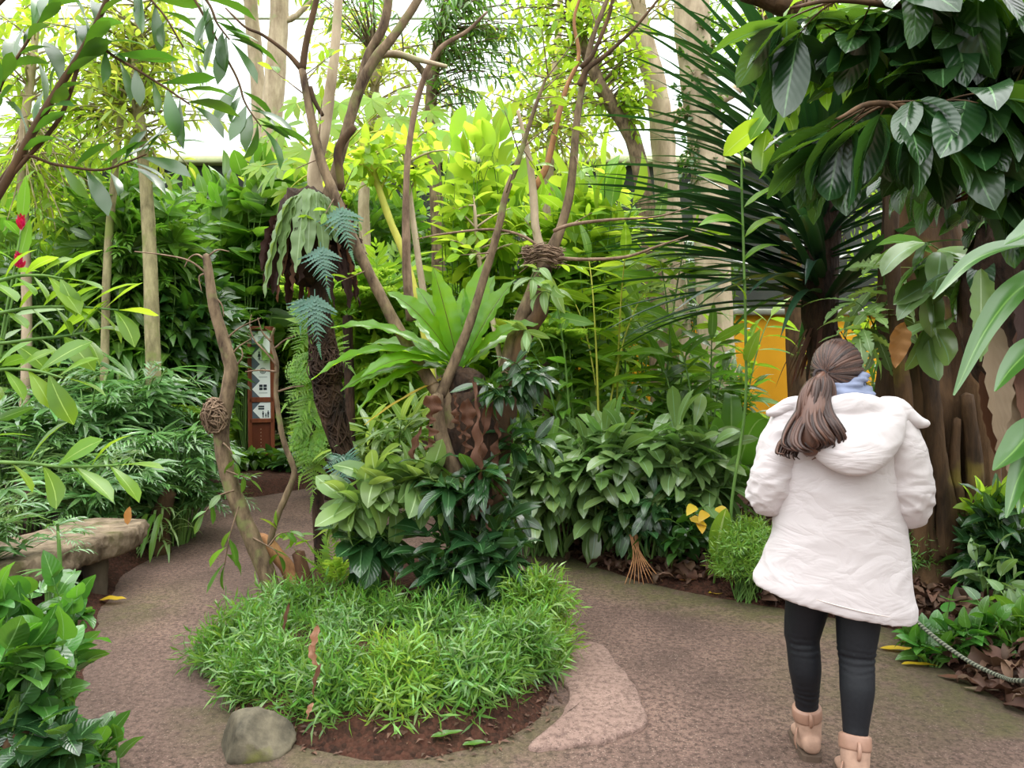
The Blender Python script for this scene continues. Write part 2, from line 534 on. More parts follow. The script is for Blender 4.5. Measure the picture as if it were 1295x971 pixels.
def plain_mat(name, col, rough=.6, noise=0.0, scale=20., bump=0.0, spec=.4, metallic=0., bscale=None):
    m, nt = new_mat(name)
    tc = nd(nt, 'ShaderNodeTexCoord').outputs['Object']
    base = col
    n1 = None
    if noise or bump:
        n1 = nd(nt, 'ShaderNodeTexNoise', {'Vector': tc, 'Scale': scale, 'Detail': 5.0}).outputs[0]
    if noise:
        lo = tuple(c * (1 - noise) for c in col[:3]) + (1,); hi = tuple(min(c * (1 + noise), 1) for c in col[:3]) + (1,)
        base = ramp(nt, n1, [(.3, lo), (.7, hi)])
    ins = {'Base Color': base, 'Roughness': rough, 'Specular IOR Level': spec, 'Metallic': metallic}
    if bump: ins['Normal'] = nd(nt, 'ShaderNodeBump', {'Height': n1, 'Strength': bump, 'Distance': .01}).outputs[0]
    pb = nd(nt, 'ShaderNodeBsdfPrincipled', ins)
    out(nt, pb.outputs[0])
    return m
# ------------------------------------------------------------------ camera, sky, light
cam = bpy.data.cameras.new('camera'); co = bpy.data.objects.new('camera', cam); COL.objects.link(co)
cam.sensor_fit = 'HORIZONTAL'; cam.sensor_width = 36.0; cam.lens = 36.0 * F_PX / 1295.0
co.location = CAM; co.rotation_euler = (PI / 2 - PITCH, 0, 0); cam.clip_end = 200; cam.clip_start = .05
scene.camera = co
vs = scene.view_settings
scene.display_settings.display_device = 'sRGB'
vs.view_transform = 'Standard'; vs.look = 'None'; vs.gamma = 1.0; vs.use_curve_mapping = False
vs.exposure = EXPOSURE = 0.66
cy = scene.cycles
cy.max_bounces = 7; cy.diffuse_bounces = 3; cy.glossy_bounces = 2; cy.transmission_bounces = 5; cy.transparent_max_bounces = 6
cy.caustics_reflective = False; cy.caustics_refractive = False

w = bpy.data.worlds.new('overcast'); scene.world = w; w.use_nodes = True
nt = w.node_tree; nt.nodes.clear()
tc = nd(nt, 'ShaderNodeTexCoord').outputs['Generated']
z = nd(nt, 'ShaderNodeSeparateXYZ', {0: tc}).outputs[2]
sky = ramp(nt, z, [(0.0, (.08, .10, .07, 1)), (.02, (.80, .86, .86, 1)), (.35, (.92, .96, .97, 1)), (1.0, (1, 1, 1, 1))])
stv = ramp(nt, z, [(0.0, (.24, .24, .24, 1)), (.30, (.34, .34, .34, 1)), (.6, (.62, .62, .62, 1)), (1.0, (1, 1, 1, 1))])
bg = nd(nt, 'ShaderNodeBackground', {'Color': sky, 'Strength': mth(nt, 'MULTIPLY', stv, 3.9)})
wo = nt.nodes.new('ShaderNodeOutputWorld'); nt.links.new(bg.outputs[0], wo.inputs[0])

sun = bpy.data.lights.new('daylight', 'SUN'); so = bpy.data.objects.new('daylight', sun); COL.objects.link(so)
sun.energy = 1.5; sun.angle = math.radians(24); sun.color = (1.0, .97, .90)
so.rotation_euler = (math.radians(-38), math.radians(14), 0)      # high, from beyond the back wall

# ------------------------------------------------------------------ ground, path
PATH_PX = [(30, 1010), (95, 940), (112, 880), (122, 820), (135, 775), (165, 728), (205, 700), (232, 668), (246, 645), (275, 634), (335, 628), (400, 617), (440, 612),
           (520, 622), (590, 650), (640, 676), (690, 690), (740, 716), (800, 737), (900, 755), (980, 770), (1060, 786), (1122, 797), (1168, 826), (1220, 868), (1295, 908), (1400, 950)]
PATH = [G(*p)[:2] for p in PATH_PX]
PATH = np.array(PATH + [np.array([2.6, 2.2]), np.array([2.4, -3.0]), np.array([-2.2, -3.0]), np.array([-2.0, 2.2])])
ISLE_PX = [(268, 880), (300, 928), (380, 957), (470, 972), (560, 966), (640, 948), (690, 915), (712, 880), (708, 840), (694, 790), (682, 745), (640, 722), (560, 712), (480, 712), (400, 722), (330, 742), (285, 790), (266, 840)]
ISLE = np.array([G(*p)[:2] for p in ISLE_PX])

def sdist(X, Y, poly):
    """distance to the outline, negative inside"""
    d = np.full(X.shape, 1e9); ins = np.zeros(X.shape, bool)
    for (x0, y0), (x1, y1) in zip(poly, np.roll(poly, -1, 0)):
        ex, ey = x1 - x0, y1 - y0
        t = np.clip(((X - x0) * ex + (Y - y0) * ey) / (ex * ex + ey * ey + 1e-12), 0, 1)
        d = np.minimum(d, np.hypot(X - x0 - t * ex, Y - y0 - t * ey))
        c = (y0 > Y) != (y1 > Y)
        ins ^= c & (X < (x1 - x0) * (Y - y0) / (y1 - y0 + 1e-12) + x0)
    return np.where(ins, -d, d)

def vnoise(X, Y, s, seed=0.0):
    f = np.vectorize(lambda a, b: mnoise.noise(Vector((a * s + seed, b * s - seed, seed * 1.7))))
    return f(X, Y)

def grid(x0, x1, y0, y1, step):
    xs = np.arange(x0, x1 + 1e-6, step); ys = np.arange(y0, y1 + 1e-6, step)
    X, Y = np.meshgrid(xs, ys, indexing='ij'); nx, ny = X.shape
    i, j = np.meshgrid(np.arange(nx - 1), np.arange(ny - 1), indexing='ij')
    a = i * ny + j
    return X, Y, np.stack([a, a + ny, a + ny + 1, a + 1], -1).reshape(-1, 4)

def bed_h(X, Y):
    d = sdist(X, Y, PATH); k = sdist(X, Y, ISLE)
    n = vnoise(X, Y, 2.2) * .5 + vnoise(X, Y, 7.0, 3.) * .3
    h1 = -.05 + .17 * np.clip((d + .05 + .04 * n) / .35, 0, 1) + .10 * np.clip(d / 2.0, 0, 1)
    h2 = -.05 + .13 * np.clip((-k + .03 + .03 * n) / .25, 0, 1) + .09 * np.clip(-k / .8, 0, 1)
    return np.maximum(h1, h2) + n * .03 * (np.maximum(h1, h2) > 0)

def ground_z(x, y):
    return max(float(bed_h(np.array([[x]]), np.array([[y]]))[0, 0]), 0.0)

def soil_mat():
    m, nt = new_mat('soil')
    tc = nd(nt, 'ShaderNodeTexCoord').outputs['Object']
    n1 = nd(nt, 'ShaderNodeTexNoise', {'Vector': tc, 'Scale': 16., 'Detail': 7., 'Roughness': .7}).outputs[0]
    n2 = nd(nt, 'ShaderNodeTexVoronoi', {'Vector': tc, 'Scale': 55.}).outputs
    col = ramp(nt, n1, [(.3, srgb(26, 19, 15)), (.6, srgb(58, 40, 31)), (.75, srgb(84, 58, 45))])
    col = mixc(nt, mth(nt, 'MULTIPLY', nd(nt, 'ShaderNodeSeparateXYZ', {0: n2['Color']}).outputs[0], .4), col, srgb(100, 62, 48))
    h = mth(nt, 'ADD', n1, mth(nt, 'MULTIPLY', n2['Distance'], -.8))
    b = nd(nt, 'ShaderNodeBump', {'Height': h, 'Strength': .9, 'Distance': .02})
    out(nt, nd(nt, 'ShaderNodeBsdfPrincipled', {'Base Color': col, 'Roughness': .95, 'Normal': b.outputs[0], 'Specular IOR Level': .15}).outputs[0])
    return m

def path_mat(name, c1, c2, c3, attr=True):
    m, nt = new_mat(name)
    tc = nd(nt, 'ShaderNodeTexCoord').outputs['Object']
    big = nd(nt, 'ShaderNodeTexNoise', {'Vector': tc, 'Scale': 1.6, 'Detail': 6., 'Roughness': .62}).outputs[0]
    fine = nd(nt, 'ShaderNodeTexNoise', {'Vector': tc, 'Scale': 34., 'Detail': 8., 'Roughness': .82}).outputs[0]
    vo = nd(nt, 'ShaderNodeTexVoronoi', {'Vector': tc, 'Scale': 105., 'Randomness': 1.0}).outputs
    vr = nd(nt, 'ShaderNodeSeparateXYZ', {0: vo['Color']}).outputs[0]
    col = ramp(nt, big, [(.32, c1), (.66, c2)])
    col = mixc(nt, mth(nt, 'MULTIPLY', ramp(nt, fine, [(.42, (1, 1, 1, 1)), (.54, (0, 0, 0, 1))]), .85), col, c3)
    peb = mth(nt, 'MULTIPLY', mth(nt, 'GREATER_THAN', vr, .86), mth(nt, 'LESS_THAN', vo['Distance'], .36))
    col = mixc(nt, mth(nt, 'MULTIPLY', peb, .38), col, srgb(186, 164, 148))
    dk = mth(nt, 'MULTIPLY', mth(nt, 'LESS_THAN', vr, .10), mth(nt, 'LESS_THAN', vo['Distance'], .42))
    col = mixc(nt, mth(nt, 'MULTIPLY', dk, .6), col, srgb(62, 48, 44))
    if attr:
        mo = nd(nt, 'ShaderNodeAttribute', attribute_name='moss').outputs['Fac']
        mn = nd(nt, 'ShaderNodeTexNoise', {'Vector': tc, 'Scale': 9., 'Detail': 6., 'Roughness': .7}).outputs[0]
        mf = mth(nt, 'MULTIPLY', mo, ramp(nt, mn, [(.30, (0, 0, 0, 1)), (.56, (1, 1, 1, 1))]))
        col = mixc(nt, mth(nt, 'MULTIPLY', mf, .9), col, ramp(nt, fine, [(.3, srgb(50, 58, 22)), (.7, srgb(104, 108, 48))]))
        dm = nd(nt, 'ShaderNodeAttribute', attribute_name='path_dark').outputs['Fac']
        df = mth(nt, 'MULTIPLY', dm, ramp(nt, big, [(.35, (.3, .3, .3, 1)), (.6, (1, 1, 1, 1))]))
        col = mixc(nt, mth(nt, 'MULTIPLY', df, .6), col, srgb(74, 60, 54))
    h = mth(nt, 'ADD', mth(nt, 'ADD', fine, mth(nt, 'MULTIPLY', peb, .35)), mth(nt, 'MULTIPLY', big, .5))
    b = nd(nt, 'ShaderNodeBump', {'Height': h, 'Strength': .8, 'Distance': .014})
    out(nt, nd(nt, 'ShaderNodeBsdfPrincipled', {'Base Color': col, 'Roughness': .82, 'Normal': b.outputs[0], 'Specular IOR Level': .3}).outputs[0])
    return m

X, Y, F = grid(-9.5, 9.5, .6, 17.0, .085)
mb = MB(); mb.add(np.stack([X, Y, bed_h(X, Y)], -1), F)
o = mb.build('ground', soil_mat()); tag(o, 'dark brown soil of the planted beds', 'ground', kind='structure')
mb = MB(); mb.add([(-40, -25, -.12), (40, -25, -.12), (40, 60, -.12), (-40, 60, -.12)], np.array([[0, 1, 2, 3]]))
tag(mb.build('ground_base', plain_mat('earth', srgb(70, 58, 44), .95, .3, 2.)), 'earth beyond the beds', 'ground', kind='structure')

X, Y, F = grid(-4.4, 4.6, -3.0, 12.4, .06)
Z = vnoise(X, Y, 1.2, 5.) * .008
mb = MB(); mb.add(np.stack([X, Y, Z], -1), F)
po = mb.build('path', path_mat('path_grit', srgb(96, 77, 68), srgb(136, 110, 98), srgb(58, 44, 38)))
tag(po, 'winding brown grit path round the planted island', 'path', kind='structure')
dP, dI = -sdist(X, Y, PATH), sdist(X, Y, ISLE)
right = (X > .15) & (Y > 3.2)
moss = np.clip(1.0 - dP / np.where(right, .55, .22), 0, 1) * (X > -1.0) * .95
moss += .42 * np.exp(-(((X - 1.6) / .35) ** 2 + ((Y - 3.6) / .6) ** 2))
moss += .5 * np.exp(-(((X + 2.45) / .3) ** 2 + ((Y - 4.9) / .5) ** 2)) + .55 * np.clip(1 - dI / .28, 0, 1) * (Y < 3.5)
path_dark = .9 * np.exp(-(((X + 1.9) / .5) ** 2 + ((Y - 5.9) / .7) ** 2)) + .7 * np.clip(1 - dI / .35, 0, 1) + .8 * np.clip(1 - dP / .25, 0, 1) + .75 * np.exp(-(((X - 2.0) / .55) ** 2 + ((Y - 3.5) / .8) ** 2)) + .5 * np.exp(-(((X + 1.6) / .6) ** 2 + ((Y - 3.6) / .9) ** 2))  # damp patch at left; also darker at right and along bed and island edges
for nm, A in (('moss', moss), ('path_dark', path_dark)):
    at = po.data.attributes.new(nm, 'FLOAT', 'POINT'); at.data.foreach_set('value', np.clip(A, 0, 1).astype(np.float32).ravel())

# the worn pale screed patch on the path beside the island
pp = [(706, 828), (728, 813), (748, 814), (766, 820), (779, 841), (790, 852), (800, 866), (810, 886), (819, 914), (800, 929), (785, 932), (769, 940), (735, 944), (708, 949), (667, 950), (690, 930), (713, 905), (719, 878), (706, 857)]
q = np.array([G(*p)[:2] for p in pp]); q = smooth_path(np.vstack([q, q[:1]]), 4)[:-1]
q += R.normal(size=q.shape) * .004
n = len(q); c = q.mean(0)
mb = MB()
r0 = np.c_[q, np.full(n, -.01)]; r1 = np.c_[q, np.full(n, .012)]; r2 = np.c_[c + (q - c) * .95, np.full(n, .02)]; r3 = np.c_[c + (q - c) * .5, np.full(n, .024)]
jj = np.arange(n); k = (jj + 1) % n
Fq = np.concatenate([np.stack([a * n + jj, a * n + k, (a + 1) * n + k, (a + 1) * n + jj], 1) for a in range(3)])
mb.add(np.vstack([r0, r1, r2, r3, [[c[0], c[1], .024]]]), [Fq, np.stack([3 * n + jj, 3 * n + k, np.full(n, 4 * n)], 1)])
tag(mb.build('path_patch', path_mat('patch_screed', srgb(132, 108, 98), srgb(154, 128, 116), srgb(100, 80, 72), attr=False)), 'pale worn screed patch on the path beside the island', 'path', kind='structure')

# ------------------------------------------------------------------ greenhouse wall and glazing
WY = 16.6; WT = PZ(209, WY)
mb = MB(); box(mb, (0, WY + .15, WT / 2 - .1), (34, .3, WT + .2))
tag(mb.build('wall_back', plain_mat('dark_render', srgb(52, 56, 50), .9, .35, 1.3), smooth=False), 'dark rendered wall under the glazing', 'wall', kind='structure')
mb = MB(); rbox(mb, (0, WY + .05, WT + .07), (34, .62, .16), .03)
tag(mb.build('trim_1', plain_mat('mossy_sill', srgb(190, 196, 150), .8, .25, 3.)), 'pale mossy sill along the top of the dark wall', 'sill', kind='structure')
frame_m = plain_mat('white_frame', srgb(226, 238, 228), .5)
gm, nt = new_mat('glass_pane')
tr = nd(nt, 'ShaderNodeBsdfTransparent', {'Color': (.97, .99, .98, 1)}); gl = nd(nt, 'ShaderNodeBsdfGlossy', {'Color': (1, 1, 1, 1), 'Roughness': .05})
out(nt, nd(nt, 'ShaderNodeMixShader', {0: .05, 1: tr.outputs[0], 2: gl.outputs[0]}).outputs[0])
MW = 3.6; X0 = PX(680, WY) - 4 * MW; GT = 15.0
for i in range(9):
    xa = X0 + i * MW
    fr = MB(); rbox(fr, (xa, WY + .15, (WT + GT) / 2), (.24, .2, GT - WT), .03)
    for zz in (WT + .25, WT + 3.2, WT + 6.2, GT - .06): box(fr, (xa + MW / 2, WY + .15, zz), (MW - .24, .1, .09))
    wn = fr.build('window_%d' % (i + 1), frame_m, smooth=False); tag(wn, 'tall glazed bay of the greenhouse, white bars', 'window', kind='structure')
    pn = MB(); box(pn, (xa + MW / 2, WY + .15, (WT + GT) / 2 + .1), (MW - .24, .012, GT - WT - .4))
    pn.build('pane', gm, wn, smooth=False)

# ------------------------------------------------------------------ yellow hut wall at the back right
yx0, yx1, yY = PX(690, 12.2), PX(1150, 12.2), 12.2
yt = PZ(400, yY)
mb = MB(); box(mb, ((yx0 + yx1) / 2, yY + .1, yt / 2), (yx1 - yx0, .2, yt + .2))
tag(mb.build('wall_right', plain_mat('yellow_paint', srgb(250, 176, 28), .7, .10, 2.), smooth=False), 'yellow orange painted wall behind the plants', 'wall', kind='structure')
mb = MB(); rbox(mb, ((yx0 + yx1) / 2, yY + .05, yt + .06), (yx1 - yx0 + .2, .4, .1), .02)
tag(mb.build('trim_2', plain_mat('grey_coping', srgb(150, 150, 138), .8, .2, 5.)), 'grey coping on the yellow wall', 'coping', kind='structure')

# ------------------------------------------------------------------ wayfinding post
wood = bark_mat('post_wood', srgb(92, 46, 30), srgb(138, 76, 50), 5., stretch=.12, bump=.15, rough=.5)
wood_d = bark_mat('post_wood_dark', srgb(84, 40, 26), srgb(112, 58, 38), 5., stretch=.12, bump=.15, rough=.5)
grey_p = plain_mat('sign_slate_grey', srgb(92, 104, 118), .45)
white_p = plain_mat('sign_white', srgb(244, 248, 250), .45)
ink = plain_mat('sign_ink', srgb(28, 40, 52), .5)
pale_ink = plain_mat('sign_pale_ink', srgb(150, 158, 164), .5)
sb = G(331, 601)
SY = sb[1]; SS = SY / F_PX / 4.22          # metres per zoomed sign pixel
sign = thing('wayfinding_post', 'brown wooden signpost with white and grey pictogram panels', 'sign', (sb[0], sb[1], ground_z(sb[0], sb[1]) - .02))
sz0 = root_loc(sign)[2]
face = -.085
def sx(u): return (u - 172) * SS
def szz(v): return 1.6 + (455 - (390 + v / 4.22)) * SY / F_PX - sz0
srot = rotm('Z', -math.atan2(sb[0], sb[1]) * 1.0 * -1)
def sput(mb2, name, mat, parent, smooth=False):
    for i, v in enumerate(mb2.v): mb2.v[i] = v @ rotm('Z', math.atan2(-sb[0], sb[1])).T + np.array(sign.location)
    return mb2.build(name, mat, parent, smooth)
def srect(mb2, u0, v0, u1, v1, y0, dep):
    rbox(mb2, ((sx(u0) + sx(u1)) / 2, y0 + dep / 2, (szz(v0) + szz(v1)) / 2), (abs(sx(u1) - sx(u0)), dep, abs(szz(v1) - szz(v0))), min(.006, dep * .4))
def spoly(mb2, pts, y0, dep):
    n = len(pts); a = [(sx(u), y0, szz(v)) for u, v in pts]; b = [(x, y0 + dep, zz) for x, _, zz in a]
    Fs = [np.array([[i, (i + 1) % n, n + (i + 1) % n, n + i] for i in range(n)]), np.array([list(range(n))[::-1]]), np.array([list(range(n, 2 * n))])]
    mb2.add(np.array(a + b), Fs)
bodyb = MB(); srect(bodyb, 110, 98, 236, 905, -.07, .15); sput(bodyb, 'post', wood_d, sign)
frb = MB()
for r_ in ((106, 95, 127, 900), (220, 95, 240, 900), (106, 95, 240, 119), (112, 470, 236, 497), (112, 583, 236, 606)): srect(frb, *r_, face - .012, .03)
sput(frb, 'frame', wood, sign)
kb = MB(); srect(kb, 124, 872, 224, 896, face - .016, .03); sput(kb, 'foot_rail', bark_mat('rail_wood', srgb(170, 104, 58), srgb(196, 128, 78), 5., stretch=.2, bump=.1), sign)
dots = MB()
for i in range(11): ellipsoid(dots, (sx(170), -.071, szz(640 + i * 18)), (.006, .004, .006), 6, 4)
sput(dots, 'studs', plain_mat('pale_stud', srgb(200, 176, 150), .5), sign)
p1 = MB(); srect(p1, 126, 118, 221, 471, face, .02); pan1 = sput(p1, 'information_panel', grey_p, sign)
zig = [(221, 119), (164, 119), (130, 160), (168, 207), (128, 250), (168, 295), (128, 340), (168, 383), (128, 428), (166, 470), (221, 470)]
wb = MB()
def zig_poly(z_):   # split into simple pieces, one per arrow row
    for i in range(1, len(z_) - 2):
        (u0, v0), (u1, v1) = z_[i], z_[i + 1]
        spoly(wb, [(221, v0), (u0, v0), (u1, v1), (221, v1)], face - .003, .006)
zig_poly(zig); sput(wb, 'white_arrow_field', white_p, pan1)
p2 = MB(); srect(p2, 126, 497, 221, 584, face, .02); pan2 = sput(p2, 'direction_panel', grey_p, sign)
wb = MB(); zig_poly([(221, 498), (168, 498), (130, 540), (168, 583), (221, 583)]); sput(wb, 'white_arrow_field', white_p, pan2)
def disc(mb2, u, v, r, y0=face - .006, n=16, r2=0.0):
    a = np.linspace(0, 2 * PI, n, endpoint=False)
    if r2:
        for i in range(n):
            c0, c1 = a[i], a[(i + 1) % n]
            spoly(mb2, [(u + r * math.cos(c0), v + r * math.sin(c0)), (u + r * math.cos(c1), v + r * math.sin(c1)), (u + r2 * math.cos(c1), v + r2 * math.sin(c1)), (u + r2 * math.cos(c0), v + r2 * math.sin(c0))], y0, .004)
    else: spoly(mb2, [(u + r * math.cos(t), v + r * math.sin(t)) for t in a], y0, .004)
def figure(mb2, u, v, h, skirt=False, stride=False):
    disc(mb2, u, v - h * .42, h * .09)
    if skirt: spoly(mb2, [(u - h * .07, v - h * .30), (u + h * .07, v - h * .30), (u + h * .19, v + h * .12), (u - h * .19, v + h * .12)], face - .006, .004)
    else: spoly(mb2, [(u - h * .13, v - h * .30), (u + h * .13, v - h * .30), (u + h * .1, v + h * .08), (u - h * .1, v + h * .08)], face - .006, .004)
    sp = .13 if stride else .05
    for s in (-1, 1): spoly(mb2, [(u + s * h * .02, v + h * .06), (u + s * h * .1, v + h * .06), (u + s * h * (sp + .05), v + h * .5), (u + s * h * (sp - .03), v + h * .5)], face - .006, .004)
ib = MB(); figure(ib, 165, 250, 44, True); sput(ib, 'pictogram', ink, pan1)
ib = MB(); figure(ib, 197, 244, 36, False, True); sput(ib, 'pictogram', ink, pan1)
ib = MB(); disc(ib, 183, 330, 16, r2=12.5); disc(ib, 183, 330, 9, r2=5.5); disc(ib, 183, 330, 3); sput(ib, 'pictogram', ink, pan1)
ib = MB()
for a in (0, 1):
    for b_ in (0, 1): spoly(ib, [(164 + a * 21, 403 + b_ * 16), (181 + a * 21, 403 + b_ * 16), (181 + a * 21, 416 + b_ * 16), (164 + a * 21, 416 + b_ * 16)], face - .006, .004)
sput(ib, 'pictogram', ink, pan1)
ib = MB()
for v, u1 in ((148, 196), (157, 204), (166, 190), (175, 182)): spoly(ib, [(160, v), (u1, v), (u1, v + 3), (160, v + 3)], face - .006, .004)
for v in (274, 362, 446): spoly(ib, [(162, v), (205, v), (205, v + 3), (162, v + 3)], face - .006, .004)
sput(ib, 'small_text', pale_ink, pan1)
ib = MB()
for v in (515, 527): spoly(ib, [(158, v), (188, v), (188, v + 8), (158, v + 8)], face - .006, .004)
sput(ib, 'arrow_bars', ink, pan2)
for u, h, sk in ((182, 34, False), (196, 24, True), (208, 36, False)):
    ib = MB(); figure(ib, u, 578 - h / 2, h, sk); sput(ib, 'pictogram', ink, pan2)

# ------------------------------------------------------------------ bench
def slab(pts_top, z_top, thick, seed, vox=.022, amp=.02):
    """an irregular slab: outline (x, y) points, remeshed and roughened"""
    p = smooth_path(np.vstack([pts_top, pts_top[:1]]), 5)[:-1]; n = len(p); jj = np.arange(n); k = (jj + 1) % n
    mb2 = MB(); rows = [(.96, z_top), (1.0, z_top - thick * .25), (.98, z_top - thick * .65), (.9, z_top - thick)]
    c = p.mean(0)
    V = [np.c_[c + (p - c) * s, np.full(n, zz)] for s, zz in rows] + [[[c[0], c[1], z_top]], [[c[0], c[1], z_top - thick]]]
    Fq = np.concatenate([np.stack([(a + 1) * n + jj, (a + 1) * n + k, a * n + k, a * n + jj], 1) for a in range(3)])
    mb2.add(np.vstack(V), [Fq, np.stack([jj, k, np.full(n, 4 * n)], 1), np.stack([3 * n + k, 3 * n + jj, np.full(n, 4 * n + 1)], 1)])
    V, Fs, N = mesh_of(mb2, vox, 2)
    d = np.array([mnoise.noise(Vector(v * np.array([4, 4, 9])) + Vector((seed, 0, 0))) * .6 + mnoise.noise(Vector(v * np.array([12, 12, 26]))) * .4 for v in V])
    side = 1 - np.clip((N[:, 2] - .6) / .3, 0, 1) * .85
    return V + N * (d * amp * side)[:, None], Fs
bA = np.array([[-2.66, 5.62], [-2.60, 5.30], [-2.70, 4.95], [-2.74, 4.6], [-2.86, 4.2], [-3.0, 3.95], [-3.25, 4.0], [-3.34, 4.6], [-3.26, 5.2], [-3.1, 5.66]])
bench = thing('log_bench', 'low bench of a thick weathered slab on stumps beside the path', 'bench', (-2.9, 4.8, 0))
V, Fs = slab(bA, .44, .17, 2., amp=.035)
mb = MB(); mb.add(V, Fs)
mb.build('seat_slab', bark_mat('weathered_slab', srgb(70, 58, 44), srgb(140, 123, 102), 8., srgb(74, 70, 38), .58, stretch=.6, bump=1., dist=.03), bench)
for (x, y) in ((-2.82, 5.15), (-3.0, 4.3), (-3.12, 5.2)):
    mb = MB(); tube(mb, [(x, y, -.02), (x + .01, y, .15), (x, y, .30)], [.085, .075, .09], 12, 3, .18, x); mb.build('leg', bark_mat('stump_bark', srgb(48, 40, 32), srgb(84, 74, 60), 9.), bench)

# ------------------------------------------------------------------ boulder beside the island
def boulder(name, label, c, r, seed, mat, cat='rock', group=None):
    mb2 = MB()
    ellipsoid(mb2, (0, 0, 0), r, 40, 26, fn=lambda d: 1.0 + .16 * mnoise.noise(Vector(d * 1.3) + Vector((seed, 0, 0))) + .06 * mnoise.noise(Vector(d * 4) + Vector((0, seed, 0))))
    V, Fs, U = mb2.arrays()
    for k_ in range(7):                      # a few flat broken faces
        nn = nrm(np.array([math.sin(k_ * 2.1 + seed), math.cos(k_ * 2.1 + seed), .25 + .7 * ((k_ * .37) % 1)])); lim = (.72, .66, .74, .62, .7, .66, .72)[k_] * np.linalg.norm(nn * r)
        ex = np.maximum(V @ nn - lim, 0); V = V - ex[:, None] * nn * .95
    m3 = MB(); m3.add(V + np.asarray(c) , Fs, U)
    return solo(m3, name, mat, label, cat, (c[0], c[1], c[2] - r[2] * .6), group)
rock_m = bark_mat('mossy_stone', srgb(62, 58, 48), srgb(112, 104, 86), 9., srgb(104, 106, 44), .58, stretch=1., bump=.7)
g = G(315, 960)
boulder('rock', 'grey brown mossy boulder on the path beside the island', (g[0] - .01, g[1] + .08, .045), (.16, .13, .115), 4.2, rock_m)
g = G(69, 668, .2)
boulder('rock', 'small round stone in the shade behind the bench', (PX(69, 6.6), 6.6, .22), (.10, .09, .13), 1.2, rock_m)

# ------------------------------------------------------------------ rope along the right bed
rm, nt = new_mat('rope_fibre')
uv = nd(nt, 'ShaderNodeTexCoord').outputs['UV']; s_ = nd(nt, 'ShaderNodeSeparateXYZ', {0: uv})
st_ = mth(nt, 'SINE', mth(nt, 'ADD', mth(nt, 'MULTIPLY', s_.outputs[0], 520.), mth(nt, 'MULTIPLY', s_.outputs[1], 6.283)))
cc = ramp(nt, mth(nt, 'MULTIPLY_ADD', st_, .5, .5), [(.2, srgb(58, 62, 52)), (.8, srgb(128, 130, 112))])
out(nt, nd(nt, 'ShaderNodeBsdfPrincipled', {'Base Color': cc, 'Roughness': .9, 'Normal': nd(nt, 'ShaderNodeBump', {'Height': st_, 'Strength': .6, 'Distance': .004}).outputs[0]}).outputs[0])
rp = [(PX(1090, 4.9), 4.9, .05), P(1118, 752, 4.4), P(1150, 778, 4.1), P(1185, 808, 3.85), P(1225, 836, 3.62), P(1265, 855, 3.42), P(1295, 861, 3.28), P(1400, 858, 3.0), P(1560, 790, 2.8)]
mb = MB(); tube(mb, rp, .0105, 8, 10)
g = (rp[0][0], rp[0][1], 0.03)
solo(mb, 'barrier_rope', rm, 'grey green twisted rope slung along the edge of the right bed', 'rope', g)
# ------------------------------------------------------------------ the walker in the pale jacket
PO = np.array([PX(1065, 2.95), 2.95, 0.0])
skin = plain_mat('skin', srgb(224, 172, 146), .5, .04, 30.)
person = thing('person', 'walking woman seen from behind in cream hooded jacket, black leggings, brown ponytail', 'person', PO)
PROT = rotm('Z', -.24)
def pm(mb2, name, mat, parent=None, smooth=True):
    for i, v in enumerate(mb2.v): mb2.v[i] = v @ PROT.T + PO
    return mb2.build(name, mat, parent or person, smooth)
# joints, facing +y, x to the right of the picture
SHL, SHR = np.array([-.155, 0, 1.385]), np.array([.152, 0, 1.375])
ELL, ELR = np.array([-.256, .015, 1.075]), np.array([.236, .02, 1.055])
WRL, WRR = np.array([-.075, .27, 1.10]), np.array([.09, .27, 1.10])
HPL, HPR = np.array([-.085, 0, .86]), np.array([.085, 0, .86])
KNL, KNR = np.array([-.122, .07, .48]), np.array([.062, -.02, .47])
ANL, ANR = np.array([-.090, .12, .10]), np.array([.040, -.13, .10])
HC = np.array([-.012, .045, 1.555])
b = MB()
tube(b, [(0, 0, .84), (0, .0, 1.0), (0, -.005, 1.12), (0, 0, 1.28), (0, 0, 1.37), (0, .01, 1.42)], [.10, .10, .10, .105, .09, .055], 20, 4)
tube(b, [(0, .005, 1.38), (-.005, .02, 1.46), (HC[0], .035, 1.52)], [.058, .052, .055], 14, 4)
ellipsoid(b, HC, (.074, .092, .108), 24, 18)
ellipsoid(b, HC + [.012, .05, -.055], (.052, .05, .055), 18, 12)
ellipsoid(b, HC + [.02, .098, -.02], (.012, .02, .022), 10, 8)
ellipsoid(b, HC + [.018, .088, -.062], (.024, .012, .010), 10, 8)
for s in (-1, 1): ellipsoid(b, HC + [s * .076, .005, -.01], (.010, .02, .032), 10, 8)
